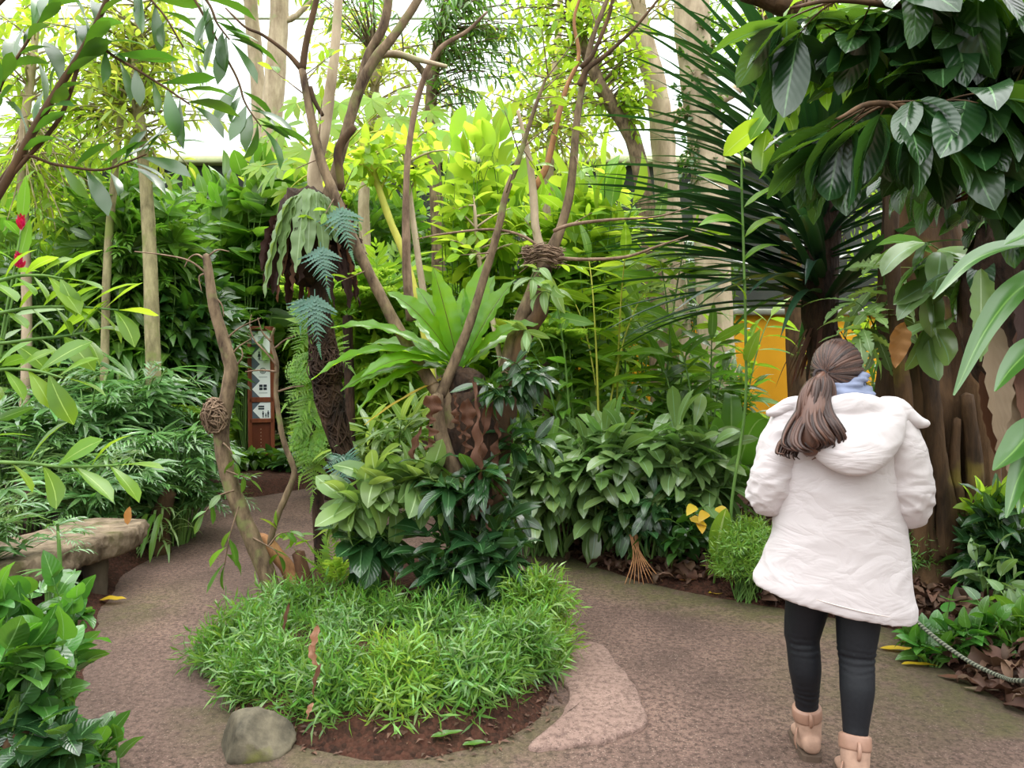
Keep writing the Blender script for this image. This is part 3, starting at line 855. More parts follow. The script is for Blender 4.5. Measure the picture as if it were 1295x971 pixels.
for s, S, E, W in ((-1, SHL, ELL, WRL), (1, SHR, ELR, WRR)):
    tube(b, [(s * .05, 0, 1.37), S, (S + E) / 2, E], [.07, .06, .046, .038], 14, 4)
    tube(b, [E, (E + W) / 2, W], [.04, .036, .025], 12, 4)
    fw = nrm(np.array([-s * .62, .70, .12])); pal = W + fw * .055
    up = nrm(np.cross(fw, [s, 0, 0])); acr = nrm(np.cross(fw, np.array([0, 0, 1.0])))
    tube(b, [W, W + fw * .03, W + fw * .085], [.024, .032, .026], 10, 3)
    for k, (o_, ln) in enumerate(((-.028, .070), (-.010, .080), (.009, .075), (.026, .060))):
        q0 = W + fw * .08 + np.array([0, 0, -o_]); q1 = q0 + fw * ln * .45 + np.array([-s * .012, 0, 0]); q2 = q1 + nrm(fw + np.array([-s * 1.0, -.5, 0])) * ln * .38; q3 = q2 + nrm(np.array([-s * .6, -1.0, 0])) * ln * .25
        tube(b, [q0, q1, q2, q3], [.0095, .009, .008, .0065], 8, 3)
    t0 = W + fw * .025 + np.array([0, 0, .024])
    tube(b, [t0, t0 + fw * .03 + np.array([0, -.01, .022]), t0 + fw * .058 + np.array([-s * .012, -.012, .022])], [.0115, .010, .008], 8, 3)
for H, K, A in ((HPL, KNL, ANL), (HPR, KNR, ANR)):
    tube(b, [(H[0], H[1], .92), H, (H + K) / 2 + [0, .01, 0], K], [.10, .092, .074, .055], 16, 4)
    tube(b, [K, K * .68 + A * .32 + [0, -.018, 0], K * .3 + A * .7 + [0, -.006, 0], A], [.053, .055, .040, .034], 14, 4)
V, Fs, N = mesh_of(b, .0055, 3)
b = MB(); b.add(V, Fs); pm(b, 'body', skin)
for s in (-1, 1):
    e = MB(); ellipsoid(e, HC + [.016 + s * .03, .083, .005], (.011, .009, .008), 10, 8)
    pm(e, 'eye', plain_mat('eye', srgb(60, 44, 36), .2))

def ridge(v, s, seed):
    return 1 - abs(mnoise.noise(Vector(v * s) + Vector((seed, 0, seed * .5)))) * 2

# leggings
lm = plain_mat('black_leggings', srgb(19, 21, 26), .62, .12, 60., .12, spec=.3)
lg = MB()
for H, K, A in ((HPL, KNL, ANL), (HPR, KNR, ANR)):
    tube(lg, [(H[0], H[1], .90), H, (H + K) / 2 + [0, .012, 0], K + [0, 0, .04], K], [.108, .101, .087, .072, .066], 18, 5)
    tube(lg, [K + [0, 0, .02], K, K * .70 + A * .30 + [0, -.022, 0], K * .35 + A * .65 + [0, -.006, 0], A + [0, 0, -.02]], [.066, .065, .063, .047, .038], 18, 5)
ellipsoid(lg, (0, 0, .90), (.175, .125, .10), 20, 12)
V, Fs, N = mesh_of(lg, .008, 5)
def leg_fold(v):
    k = max(0, 1 - abs(v[2] - .47) / .06) * (v[1] < .03) + .7 * max(0, 1 - abs(v[2] - (.26 if v[0] < -.02 else .16)) / .07)
    return k * .0035 * math.sin(v[2] * 260 + 9 * v[0] + 3 * mnoise.noise(Vector(v * 14)))
V = V + N * np.array([leg_fold(v) for v in V])[:, None]
lg = MB(); lg.add(V, Fs); pm(lg, 'leggings', lm)

# boots
suede = plain_mat('taupe_suede', srgb(160, 130, 112), .85, .12, 40., .2, spec=.2)
cuffm = plain_mat('boot_cuff_leather', srgb(150, 116, 98), .45, .08, 30.)
solem = plain_mat('boot_sole', srgb(86, 70, 58), .8)
def boot(A, K, d, pitch, tilt):
    """ankle A, toe direction d (unit, level), heel lifted by pitch"""
    d = nrm(d); sd = np.array([d[1], -d[0], 0.]); cp, sp = math.cos(pitch), math.sin(pitch)
    ln_ = (K - A) / (K - A)[2] * np.array([1, 1, 0])
    def L(f, s, u):        # forward, side, up from the ankle; the shaft follows the shin
        return A + ln_ * max(u, 0) * 1.15 + d * (f * cp + u * sp * .9) + sd * s + np.array([0, 0, -f * sp + u * cp])
    m2 = MB(); h = A[2] if pitch < .1 else .10
    tube(m2, [L(0, 0, .075), L(-.005, 0, .03), L(-.012, 0, -.02), L(-.005, 0, -.06)], [.055, .052, .049, .046], 18, 4)
    V2, secs = [], [(-.075, .024, -.02, -.062), (-.066, .034, .0, -.075), (-.02, .041, .0, -.08), (.04, .042, -.005, -.08), (.09, .047, -.022, -.08), (.135, .044, -.036, -.08), (.165, .028, -.048, -.078)]
    n2 = 14
    for f, wd, top, bot in secs:
        for j in range(n2):
            a = 2 * PI * j / n2; u = math.sin(a); V2.append(L(f, wd * math.cos(a), (top + bot) / 2 + (top - bot) / 2 * np.sign(u) * abs(u) ** .7))
    F2 = [[i * n2 + j, i * n2 + (j + 1) % n2, (i + 1) * n2 + (j + 1) % n2, (i + 1) * n2 + j] for i in range(len(secs) - 1) for j in range(n2)]
    m2.add(np.array(V2), [np.array(F2), np.array([list(range(n2))[::-1], list(range(len(V2) - n2, len(V2)))])])
    Vb, Fb, Nb = mesh_of(m2, .007, 4)
    Vb = Vb + Nb * np.array([.003 * mnoise.noise(Vector(v * 22)) for v in Vb])[:, None]
    m2 = MB(); m2.add(Vb, Fb); bo = pm(m2, 'boot', suede)
    m2 = MB(); tube(m2, [L(0, 0, .048), L(0, 0, .062), L(0, 0, .092), L(0, 0, .098)], [.056, .0585, .0575, .053], 22, 2); pm(m2, 'cuff', cuffm, bo)
    m2 = MB(); tube(m2, [L(-.052, 0, .035), L(-.066, 0, .05), L(-.070, 0, .075), L(-.062, 0, .095)], [.007, .008, .008, .006], 6, 3); pm(m2, 'pull_tab', cuffm, bo)
    m2 = MB(); sv = []
    for f, wd, top, bot in secs:
        for s_, u_ in ((-1, -.075), (1, -.075), (1, -.100), (-1, -.100)): sv.append(L(f * 1.04, s_ * wd * 1.08, u_))
    F3 = [[i * 4 + j, i * 4 + (j + 1) % 4, (i + 1) * 4 + (j + 1) % 4, (i + 1) * 4 + j] for i in range(len(secs) - 1) for j in range(4)] + [[3, 2, 1, 0], [len(sv) - 4, len(sv) - 3, len(sv) - 2, len(sv) - 1]]
    m2.add(np.array(sv), np.array(F3)); pm(m2, 'sole', solem, bo, smooth=False)
    m2 = MB()
    for k_ in (0, 1): tube(m2, [L(-.03, -.048, .02), L(-.035 - .02 * k_, -.062, -.02), L(-.03 - .03 * k_, -.058, -.055)], .0022, 5, 3)
    pm(m2, 'lace', cuffm, bo)
boot(ANR, KNR, np.array([-.05, 1, 0]), 0.0, 0)
boot(ANL, KNL, np.array([-.10, 1, 0]), 0.0, 0)

# jacket
jm, nt = new_mat('cream_jacket')
tcj = nd(nt, 'ShaderNodeTexCoord').outputs['Object']
wv = nd(nt, 'ShaderNodeTexNoise', {'Vector': nd(nt, 'ShaderNodeMapping', {'Vector': tcj, 'Rotation': (.3, .5, .4), 'Scale': (1.0, 1.0, 2.0)}).outputs[0], 'Scale': 4.0, 'Detail': 3.0, 'Roughness': .45, 'Distortion': 1.6}).outputs[0]
fine = nd(nt, 'ShaderNodeTexNoise', {'Vector': tcj, 'Scale': 240.}).outputs[0]
hh = mth(nt, 'ADD', mth(nt, 'ABSOLUTE', mth(nt, 'SUBTRACT', wv, .5)), mth(nt, 'MULTIPLY', fine, .02))
out(nt, nd(nt, 'ShaderNodeBsdfPrincipled', {'Base Color': srgb(198, 190, 190), 'Roughness': .62, 'Specular IOR Level': .3, 'Sheen Weight': .1,
    'Normal': nd(nt, 'ShaderNodeBump', {'Height': hh, 'Strength': .26, 'Distance': .05}).outputs[0]}).outputs[0])
j = MB()
prof = [(.66, .285, .175), (.69, .283, .178), (.80, .262, .168), (.95, .243, .158), (1.10, .232, .150), (1.25, .222, .145), (1.34, .205, .135), (1.40, .165, .115), (1.445, .10, .088), (1.47, .075, .078)]
n2 = 40; V2 = []
for i, (zz, a, bb) in enumerate(prof):
    for k in range(n2):
        th = 2 * PI * k / n2; cx, sy = math.cos(th), math.sin(th)
        x = a * np.sign(cx) * abs(cx) ** .86; y = bb * np.sign(sy) * abs(sy) ** .9
        hem = max(0, 1 - (zz - .66) / .25)
        V2.append((x - .008 + .03 * hem * (x < 0) * -abs(x) / .28, y, zz + hem * (-.055 * x / .28 + .02 - .02 * max(0, -y / .17))))
F2 = [[i * n2 + k, i * n2 + (k + 1) % n2, (i + 1) * n2 + (k + 1) % n2, (i + 1) * n2 + k] for i in range(len(prof) - 1) for k in range(n2)]
j.add(np.array(V2), [np.array(F2), np.array([list(range(n2))[::-1], list(range(len(V2) - n2, len(V2)))])])
V, Fs, N = mesh_of(j, .0075, 5)
def crease(v):
    arm = abs(v[0]) > .235 or v[1] > .17
    a = ridge(v + .05 * np.array([mnoise.noise(Vector(v * 5)), 0, mnoise.noise(Vector(v * 5 + 9))]), np.array([3.6, 3.6, 5.2]), 3.1)
    c = ridge(v, np.array([7.5, 7.5, 10.5]), 7.7)
    amp = .006 if not arm else .011
    low = .6 + .6 * max(0, min(1, (1.2 - v[2]) / .3))
    k = amp * (max(a, .35) - .6) * low + amp * .45 * (c - .6)
    if arm and 1.0 < v[2] < 1.22: k += .0045 * mnoise.noise(Vector(v * 6 + np.array([3., 1., 7.]))) * 2 * math.sin((v[2] * 1.0 + .5 * abs(v[0]) + .35 * abs(v[1])) * 95 + 7 * mnoise.noise(Vector(v * 7)))
    return k
V = V + N * np.array([crease(v) for v in V])[:, None]
j = MB(); j.add(V, Fs); jk = pm(j, 'jacket', jm)
def sleeve_fold(v):
    q = v + .03 * np.array([mnoise.noise(Vector(v * 8)), mnoise.noise(Vector(v * 8 + 5)), 0])
    a = ridge(q, np.array([7., 7., 11.]), 2.3); c = ridge(q, np.array([15., 15., 24.]), 6.1)
    el = max(0, 1 - abs(v[2] - 1.09) / .14)
    return .010 * (max(a, .2) - .55) * (.6 + el) + .005 * (c - .5) * (.5 + el)
for s, S, E, W in ((-1, SHL, ELL, WRL), (1, SHR, ELR, WRR)):
    j = MB()
    tube(j, [(s * .105, 0, 1.395), S + [s * .004, -.012, -.01], S * .62 + E * .38 + [s * .024, -.03, 0], E + [s * .0, -.045, .04], E + [0, -.01, -.008], E * .6 + W * .4 + [0, 0, -.012], W + [0, 0, 0]], [.04, .086, .088, .082, .084, .072, .056], 24, 5)
    V, Fs, N = mesh_of(j, .0065, 4)
    V = V + N * np.array([sleeve_fold(v) for v in V])[:, None]
    j = MB(); j.add(V, Fs); pm(j, 'sleeve', jm, jk)
# hem and cuffs
# seams of the back yoke and the sleeves
seam = plain_mat('jacket_seam', srgb(206, 194, 188), .7)
def on_back(x, zz):
    a = np.interp(zz, [p[0] for p in prof], [p[1] for p in prof]); bb = np.interp(zz, [p[0] for p in prof], [p[2] for p in prof])
    q = max(1 - (abs(x + .008) / a) ** 2.2, .02)
    return np.array([x, -bb * q ** .5 - .001, zz])
sm = MB()
tube(sm, [np.array([x, on_back(x, .702 - .055 * x / .28)[1] - .003, .698 - .055 * x / .28]) for x in np.linspace(-.24, .24, 13)], .0022, 5, 3)
pm(sm, 'hem_seam', seam, jk)

# hood lying on the back: an open pouch with a rolled rim
h = MB()
nu, nv = 44, 16
V2 = []
for i in range(nu + 1):
    th = PI * (-.06 + 1.12 * i / nu)              # from the left shoulder round the back to the right
    for k in range(nv):
        ph = 2 * PI * k / nv
        drop = math.sin(max(0, min(PI, th))) 
        cx, cyy = -.172 * math.cos(th) + .012, -.045 - .125 * drop
        cz = 1.418 - .125 * drop ** 1.3
        rx = .030 + .052 * drop ** 1.2; rz = .046 + .062 * drop ** 1.1
        out_ = np.array([-math.cos(th) * .55, -max(drop, .15), 0]); out_ = nrm(out_)
        sag = np.array([0, 0, -.25 * max(0, -math.cos(ph)) * .1 * drop])
        V2.append(np.array([cx, cyy, cz]) + out_ * rx * math.cos(ph) * .75 + np.array([0, 0, 1.0]) * rz * math.sin(ph) + out_ * .35 * rz * -math.sin(ph) * drop + sag)
F2 = [[i * nv + k, (i + 1) * nv + k, (i + 1) * nv + (k + 1) % nv, i * nv + (k + 1) % nv] for i in range(nu) for k in range(nv)]
h.add(np.array(V2), [np.array(F2), np.array([list(range(nv)), list(range(len(V2) - nv, len(V2)))[::-1]])])
# upper part of the hood, from the neck down to the pouch
ellipsoid(h, (.015, -.105, 1.40), (.135, .045, .085), 26, 16, rotm('X', .38))
ellipsoid(h, (.015, -.06, 1.452), (.108, .07, .028), 26, 12, rotm('X', .25))
# the stiff free corners of the hood's front edge, standing off the shoulders
for s in (-1, 1):
    q = np.array([s * .235 + (.012 if s > 0 else 0), -.055, 1.405 if s < 0 else 1.375])
    tube(h, [(s * .13, -.05, 1.435), (s * .19, -.06, 1.43), q, q + [s * .042, -.01, -.010]], [.03, .030, .026, .012], 12, 4)
V, Fs, N = mesh_of(h, .0065, 3)
def hfold(v):
    return .005 * (max(ridge(v, np.array([5., 5., 11.]), 1.7), .3) - .6) + .0022 * (ridge(v, np.array([12., 12., 20.]), 5.2) - .5)
V = V + N * np.array([hfold(v) for v in V])[:, None]
h = MB(); h.add(V, Fs); hood = pm(h, 'hood', jm)

# scarf wound round the neck
sc = MB()
for k, (zz, rx, ry, r_, tl) in enumerate(((1.462, .088, .085, .030, .10), (1.487, .083, .080, .026, -.16), (1.507, .076, .076, .021, .22), (1.475, .092, .09, .02, -.3))):
    a = np.linspace(0, 2 * PI, 30)
    tube(sc, np.stack([.004 + rx * np.cos(a), .018 + ry * np.sin(a), zz + tl * .09 * np.cos(a) + .012 * np.sin(a * 2 + k)], 1), r_, 12, 1)
V, Fs, N = mesh_of(sc, .006, 2)
V = V + N * np.array([.0035 * math.sin(v[2] * 260 + 18 * v[0] + 6 * mnoise.noise(Vector(v * 10))) for v in V])[:, None]
sc = MB(); sc.add(V, Fs); pm(sc, 'scarf', plain_mat('blue_grey_scarf', srgb(128, 136, 160), .85, .12, 26., .2, spec=.2))

# hair
hm, nt = new_mat('brown_hair')
geo = nd(nt, 'ShaderNodeNewGeometry').outputs['Random Per Island']
uvh = nd(nt, 'ShaderNodeTexCoord').outputs['UV']
st_ = nd(nt, 'ShaderNodeTexNoise', {'Vector': nd(nt, 'ShaderNodeMapping', {'Vector': uvh, 'Scale': (1.5, 26., 1)}).outputs[0], 'Scale': 3.0, 'Detail': 3.0}).outputs[0]
ch = ramp(nt, mth(nt, 'ADD', mth(nt, 'MULTIPLY', geo, .55), mth(nt, 'MULTIPLY', st_, .5)), [(.2, srgb(32, 19, 15)), (.55, srgb(66, 42, 33)), (.95, srgb(108, 74, 58))])
out(nt, nd(nt, 'ShaderNodeBsdfPrincipled', {'Base Color': ch, 'Roughness': .38, 'Specular IOR Level': .5, 'Anisotropic': .5, 'Normal': nd(nt, 'ShaderNodeBump', {'Height': st_, 'Strength': .4, 'Distance': .004}).outputs[0]}).outputs[0])
TIE = np.array([-.078, -.072, 1.552])
hb = MB()
hr = np.array([.090, .104, .118])
hc = HC + [0, -.006, .004]
cap = MB(); ellipsoid(cap, hc, hr, 40, 30)
Vc, Fc, Uc = cap.arrays(); 
rel = (Vc - hc) / hr
face_side = (rel[:, 1] > .55) & (rel[:, 2] < .55)
Vc[face_side, 1] -= (rel[face_side, 1] - .55) * hr[1] * 1.1
hb.add(Vc, Fc, Uc)
for i in range(230):
    a = R.uniform(0, 2 * PI); el = R.uniform(-.75, 1.35)
    d = np.array([math.cos(el) * math.cos(a), math.cos(el) * math.sin(a), math.sin(el)])
    if d[1] > .75 and d[2] < .3: continue
    dt = nrm((TIE - hc) / hr); pts = []
    for t in np.linspace(0, 1, 9):
        q = nrm(d * (1 - t) + dt * t); pts.append(hc + q * hr * (1.012 + .01 * math.sin(t * 3 + i)))
    tube(hb, pts, [.006, .0075, .005], 5, 2, cap=False)
for i in range(26):       # a looser hank falling by the right cheek
    x = hc[0] + .07 + R.uniform(0, .026)
    tube(hb, [(x - .02, hc[1] + R.uniform(-.02, .04), hc[2] + .03), (x + .008, hc[1] + .03, hc[2] - .03), (x + .014 + R.uniform(-.006, .01), hc[1] + .035, hc[2] - .075), (x + .012 + R.uniform(-.01, .012), hc[1] + .03, hc[2] - .12 + R.uniform(0, .02))], [.005, .007, .006, .002], 5, 4, cap=False)
pm(hb, 'hair', hm)
tb = MB()
a = np.linspace(0, 2 * PI, 14)
tube(tb, np.stack([TIE[0] - .012 + .022 * np.cos(a), TIE[1] - .012 + .012 * np.sin(a), TIE[2] - .008 + .02 * np.sin(a)], 1), .006, 8, 1); pm(tb, 'hair_tie', plain_mat('dark_elastic', srgb(40, 28, 26), .7))
pt = MB()
cl = np.array([TIE, TIE + [-.016, -.035, -.035], TIE + [-.034, -.068, -.11], TIE + [-.046, -.10, -.19], TIE + [-.058, -.118, -.265], TIE + [-.07, -.115, -.305]])
cs = smooth_path(cl, 8); tt = np.linspace(0, 1, len(cs))
for i in range(300):
    a = R.uniform(0, 2 * PI); q = R.uniform(0, 1) ** .5
    wd = np.interp(tt, [0, .08, .3, .55, .75, .92, 1], [.016, .026, .058, .088, .100, .082, .055]) * q
    dp = np.interp(tt, [0, .1, .5, .8, 1], [.012, .022, .046, .050, .036]) * q
    end = R.uniform(.74, 1.0); lock = int(a / (2 * PI) * 7); ph = lock * 1.3 + R.uniform(-.35, .35); fr = 1.25 + .12 * (lock % 3)
    wave = np.clip(tt - .12, 0, .6) * .052
    x = cs[:, 0] + wd * math.cos(a) + wave * np.sin(tt * 6.283 * fr + ph)
    y = cs[:, 1] + dp * math.sin(a) - wave * .8 * np.cos(tt * 6.283 * fr + ph)
    zz = cs[:, 2] + .018 * np.sin(tt * 9 + ph) * tt
    m_ = max(int(len(cs) * end), 12)
    tube(pt, np.stack([x, y, zz], 1)[:m_], [.003, .006, .0072, .0068, .002], 5, 1, cap=False)
core_ = MB(); tube(core_, cs[:-2], [.010, .022, .042, .058, .064, .05, .02], 14, 1)
for v in core_.v: v[:, 1] = np.interp(v[:, 2], [1.2, 1.56], [-.165, -.09]) + (v[:, 1] - np.interp(v[:, 2], [1.2, 1.56], [-.165, -.09])) * .75
pt.merge(core_)
pm(pt, 'ponytail', hm)
# ------------------------------------------------------------------ leaf shapes and greens
T_lance = variants(4, wf=w_lance, W=.27, nseg=4, fold=.22, droop=.55)
T_narrow = variants(4, wf=w_lance, W=.16, nseg=4, fold=.2, droop=.7)
T_ellip = variants(4, wf=w_ellip, W=.40, nseg=4, fold=.2, droop=.5)
T_ovate = variants(4, wf=w_ovate, W=.58, nseg=5, fold=.22, droop=.6)
T_heart = variants(4, wf=w_heart, W=.72, nseg=5, fold=.2, droop=.6)
T_obl = variants(4, wf=w_obl, W=.40, nseg=5, fold=.2, droop=.5)
T_big = variants(5, wf=w_ellip, W=.46, nseg=8, ncol=4, fold=.20, droop=.75, wave=.02, nwave=3)
T_bigl = variants(5, wf=w_lance, W=.34, nseg=8, ncol=4, fold=.22, droop=.7, wave=.015, nwave=3)
T_palm = [frond_tmpl(7, pw=.42, droop=d, shape=w_ellip, angle=.85, stalk=.25, r=.006, leaf_kw=dict(wf=w_lance, W=.13, nseg=3, ncol=2, droop=.6), jit=.12) for d in (.5, .9, 1.2)]
T_bamb = [fan_tmpl(n, sp, dict(wf=w_lance, W=.15, nseg=3, ncol=2, droop=.7), inner=.5) for n, sp in ((5, 1.7), (6, 2.0), (7, 2.4))]
T_shoot = [shoot_tmpl(17, .52, .125, u) for u in (.35, .5, .7)]
T_feather = [shoot_tmpl(34, .20, .10, u, r=.006) for u in (.3, .5)]
T_fern = [frond_tmpl(13, pw=.46, droop=d, angle=1.15, stalk=.16, bip=7, leaf_kw=dict(wf=w_ellip, W=.72, nseg=2, ncol=2, droop=.1)) for d in (.4, .8, 1.1)]
T_blue = [frond_tmpl(11, pw=.56, droop=d, angle=1.1, stalk=.14, shape=lambda t: (1.08 - t), leaf_kw=dict(wf=lambda t: (1 - t) * .9 + .1, W=.34, nseg=14, ncol=2, droop=.2, lobes=7), r=.012) for d in (.3, .6)]
T_fern1 = [frond_tmpl(18, pw=.24, droop=d, angle=1.25, stalk=.12, leaf_kw=dict(wf=w_lance, W=.30, nseg=2, ncol=2, droop=.3)) for d in (.6, 1.0, 1.4)]
T_spray = [fan_tmpl(n, sp, dict(wf=w_lance, W=.27, nseg=3, ncol=2, droop=.8), droop=.9, inner=.35) for n, sp in ((6, 4.2), (7, 4.6), (5, 3.4))] + [frond_tmpl(5, pw=.42, droop=.8, shape=w_ellip, angle=.9, stalk=.25, leaf_kw=dict(wf=w_lance, W=.3, nseg=3, ncol=2, droop=.7))]
T_lobed = [palmate_tmpl(7, .36), palmate_tmpl(9, .30)]

VEIN = srgb(190, 210, 140)
L_dark = leaf_mat('leaf_dark_glossy', srgb(44, 82, 46), srgb(104, 160, 44), .27, .30, .26, spec=.85, vein=srgb(96, 136, 84), veinw=.03, ribs=9)
L_deep = leaf_mat('leaf_deep', srgb(56, 100, 44), srgb(112, 176, 44), .30, .32, .28, spec=.8)
L_mid = leaf_mat('leaf_mid', srgb(84, 130, 46), srgb(140, 208, 56), .32, .30, .38, vein=srgb(140, 176, 90), veinw=.025, spec=.75)
L_bright = leaf_mat('leaf_bright', srgb(118, 172, 50), srgb(182, 228, 56), .36, .26, .5, vein=srgb(176, 206, 96), veinw=.025)
L_lime = leaf_mat('leaf_lime', srgb(144, 196, 56), srgb(212, 248, 76), .40, .22, .6, hue=.03)
L_yell = leaf_mat('leaf_yellow_green', srgb(154, 190, 68), srgb(216, 240, 92), .45, .25, .56, hue=.05)
L_pale = leaf_mat('leaf_pale', srgb(128, 164, 96), srgb(176, 214, 90), .36, .22, .40, vein=srgb(176, 200, 140), veinw=.03)
L_silver = leaf_mat('leaf_silver_sheen', srgb(130, 164, 98), srgb(140, 196, 84), .25, .25, .30, vein=srgb(140, 176, 126), veinw=.03, spec=.9)
L_blue = leaf_mat('fern_blue_green', srgb(92, 138, 120), srgb(120, 176, 110), .40, .18, .35)
L_fern = leaf_mat('fern_lime', srgb(120, 176, 62), srgb(188, 232, 80), .5, .22, .55)
L_nest = leaf_mat('nest_fern_frond', srgb(104, 164, 40), srgb(172, 222, 44), .30, .16, .5, vein=srgb(92, 84, 40), veinw=.018)
L_needle = leaf_mat('needle_green', srgb(98, 152, 66), srgb(140, 206, 66), .30, .32, .34, hue=.05, spec=.7)
L_needle2 = leaf_mat('needle_yellow_green', srgb(120, 178, 70), srgb(176, 220, 70), .32, .28, .38, hue=.05, spec=.7)
L_bamb = leaf_mat('bamboo_palm_green', srgb(98, 144, 82), srgb(120, 190, 76), .24, .34, .24, spec=.9)
L_strap = leaf_mat('strap_dark', srgb(24, 56, 40), srgb(70, 130, 50), .30, .35, .14, spec=.6, vein=srgb(44, 80, 54), veinw=.02)
L_strapg = leaf_mat('strap_green', srgb(84, 136, 48), srgb(168, 214, 50), .32, .20, .45, vein=srgb(130, 170, 80), veinw=.03)
L_crin = leaf_mat('crinum_leaf', srgb(62, 110, 42), srgb(120, 180, 44), .30, .2, .32, vein=srgb(100, 140, 62), veinw=.03, spec=.7)
L_brown = leaf_mat('dead_frond_brown', srgb(112, 80, 62), srgb(140, 90, 60), .7, .35, .22, ribs=16, spec=.2, hue=.02)
L_brownd = leaf_mat('dead_frond_dark', srgb(64, 46, 40), srgb(80, 50, 36), .8, .35, .12, ribs=14, spec=.2, hue=.02)
L_grey = leaf_mat('dry_papery', srgb(150, 132, 108), srgb(150, 120, 80), .8, .25, .2, ribs=10, spec=.2)
L_litter = leaf_mat('leaf_litter', srgb(104, 80, 62), srgb(110, 80, 54), .6, .5, .12, spec=.3, hue=.03)
L_yellow = leaf_mat('leaf_yellow', srgb(232, 200, 50), srgb(240, 210, 60), .5, .12, .4)
L_tan = leaf_mat('leaf_tan', srgb(196, 142, 78), srgb(210, 140, 60), .6, .15, .3, ribs=8)
L_crisp = leaf_mat('leaf_crisp_brown', srgb(184, 138, 108), srgb(190, 130, 84), .6, .15, .25, ribs=8)
B_mott = bark_mat('bark_mottled', srgb(92, 84, 58), srgb(168, 158, 118), 9., srgb(120, 128, 70), .55)
L_red = leaf_mat('flower_red', srgb(226, 36, 66), srgb(255, 60, 90), .45, .15, .35)

B_lich = bark_mat('bark_lichen', srgb(58, 44, 34), srgb(138, 118, 92), 15., srgb(118, 122, 74), .58)
B_pale = bark_mat('bark_pale', srgb(140, 122, 98), srgb(196, 178, 150), 7., srgb(150, 156, 110), .6)
B_dark = bark_mat('bark_dark', srgb(48, 36, 26), srgb(98, 74, 50), 10., srgb(96, 92, 46), .62)
B_root = bark_mat('bark_fibre', srgb(22, 16, 12), srgb(74, 54, 40), 16., stretch=.3, bump=1., dist=.02)
B_twig = bark_mat('twig', srgb(84, 66, 52), srgb(146, 122, 100), 18.)
B_red = bark_mat('bark_tan_red', srgb(122, 84, 56), srgb(182, 134, 92), 12.)
B_ficus = bark_mat('bark_ficus', srgb(34, 25, 17), srgb(92, 68, 44), 6., srgb(104, 90, 40), .60, stretch=.22, bump=1., dist=.03)
B_green = bark_mat('stem_green', srgb(62, 96, 44), srgb(112, 146, 70), 8., bump=.1, rough=.5)
B_stalk = bark_mat('stem_yellow', srgb(140, 150, 50), srgb(196, 190, 84), 8., bump=.1, rough=.5)
B_wood = bark_mat('sawn_wood', srgb(66, 44, 32), srgb(110, 78, 58), 14.)

def pp(pts, Y):
    return [P(p[0], p[1], p[2] if len(p) > 2 else Y) for p in pts]

def base_at(px, Y, py=None):
    x = PX(px, Y)
    return np.array([x, Y, ground_z(x, Y) - .03])

def bushpx(name, label, cat, cx, cy, rx, ry, Y, tips, k, Lpx, tm, mat, smat=None, basepx=None, depth=.7, group=None, **kw):
    s = Y / F_PX
    return bush(name, label, cat, base_at(cx if basepx is None else basepx, Y), P(cx, cy, Y), (rx * s, max(rx * s * depth, .15), ry * s), tips, k, Lpx * s, tm, mat, smat or B_green, group, zmin=base_at(cx if basepx is None else basepx, Y)[2] + .11, **kw)

def crownpx(cx, cy, rx, ry, Y, tips, k, depth=.7):
    s = Y / F_PX
    return (P(cx, cy, Y), (rx * s, rx * s * depth, ry * s), tips, k)
# ------------------------------------------------------------------ the island: trunks
def limb(root, pts, rad, mat, name='branch', n=9, k=6, lumps=.12, seed=1, **kw):
    b = MB(); tube(b, pts, rad, n=n, k=k, lumps=lumps, seed=seed, **kw)
    return b.build(name, mat, root)

def tangle(mb, c, r, n, rad, turns=1.2, squash=.8):
    for i in range(n):
        a = unit_rand(); b_ = nrm(np.cross(a, unit_rand())); q = R.uniform(.75, 1.05); ph = R.uniform(0, 6.28)
        t = np.linspace(0, R.uniform(.5, 1) * turns * 6.28, 14)
        p = np.asarray(c) + (np.cos(t + ph)[:, None] * a + np.sin(t + ph)[:, None] * b_) * np.asarray(r) * q + R.normal(size=(14, 3)) * .006
        tube(mb, p, [rad, rad * .9, rad * .4], 5, 2, cap=False)

def twigtips(root, lb, st, starts, L, k=4, ln=.25, mat=None, r=.004):
    for s_, d in starts:
        s_ = np.asarray(s_); d = nrm(d)
        path = bez(s_, s_ + d * ln * .6 + np.array([0, 0, .03]), s_ + d * ln, 6)
        tube(st, path, [r, r * .4], 4, 1, cap=False)
        leafy(lb, path, k, L, start=.3, spread=.8, fwd=.6, droop=.25)

# leaning slim tree
Yl = 5.0
t = thing('leaning_tree', 'slim crooked grey-barked tree leaning left, root clump halfway up', 'tree', base_at(346, Yl))
tp = pp([(347, 762), (336, 722), (318, 680), (302, 640), (286, 592), (280, 545), (287, 503), (292, 466), (283, 432), (270, 385), (264, 345), (261, 322)], Yl)
limb(t, tp, [.062, .058, .055, .054, .050, .050, .048, .046, .040, .034, .030, .022], B_lich, 'trunk', 12, 6, .10)
cl = MB(); tangle(cl, P(272, 526, Yl - .03), np.array([.085, .08, .12]), 46, .006, squash=1)
cl.build('root_clump', B_twig, t)
lb, st, fo = LB(T_ellip), MB(), MB()
for q in ([(262, 330), (250, 322), (240, 326), (233, 338)], [(264, 345), (252, 350), (255, 368)], [(268, 372), (280, 385), (283, 400)], [(262, 325), (275, 316), (290, 318)], [(290, 455), (300, 440), (318, 428)], [(292, 470), (306, 452), (305, 440)], [(283, 432), (302, 415), (330, 402)], [(266, 350), (240, 330), (205, 322), (170, 318)]):
    tw = MB(); tube(tw, pp(q, Yl), [.008, .003], 5, 5); tw.build('twig', B_twig, t)
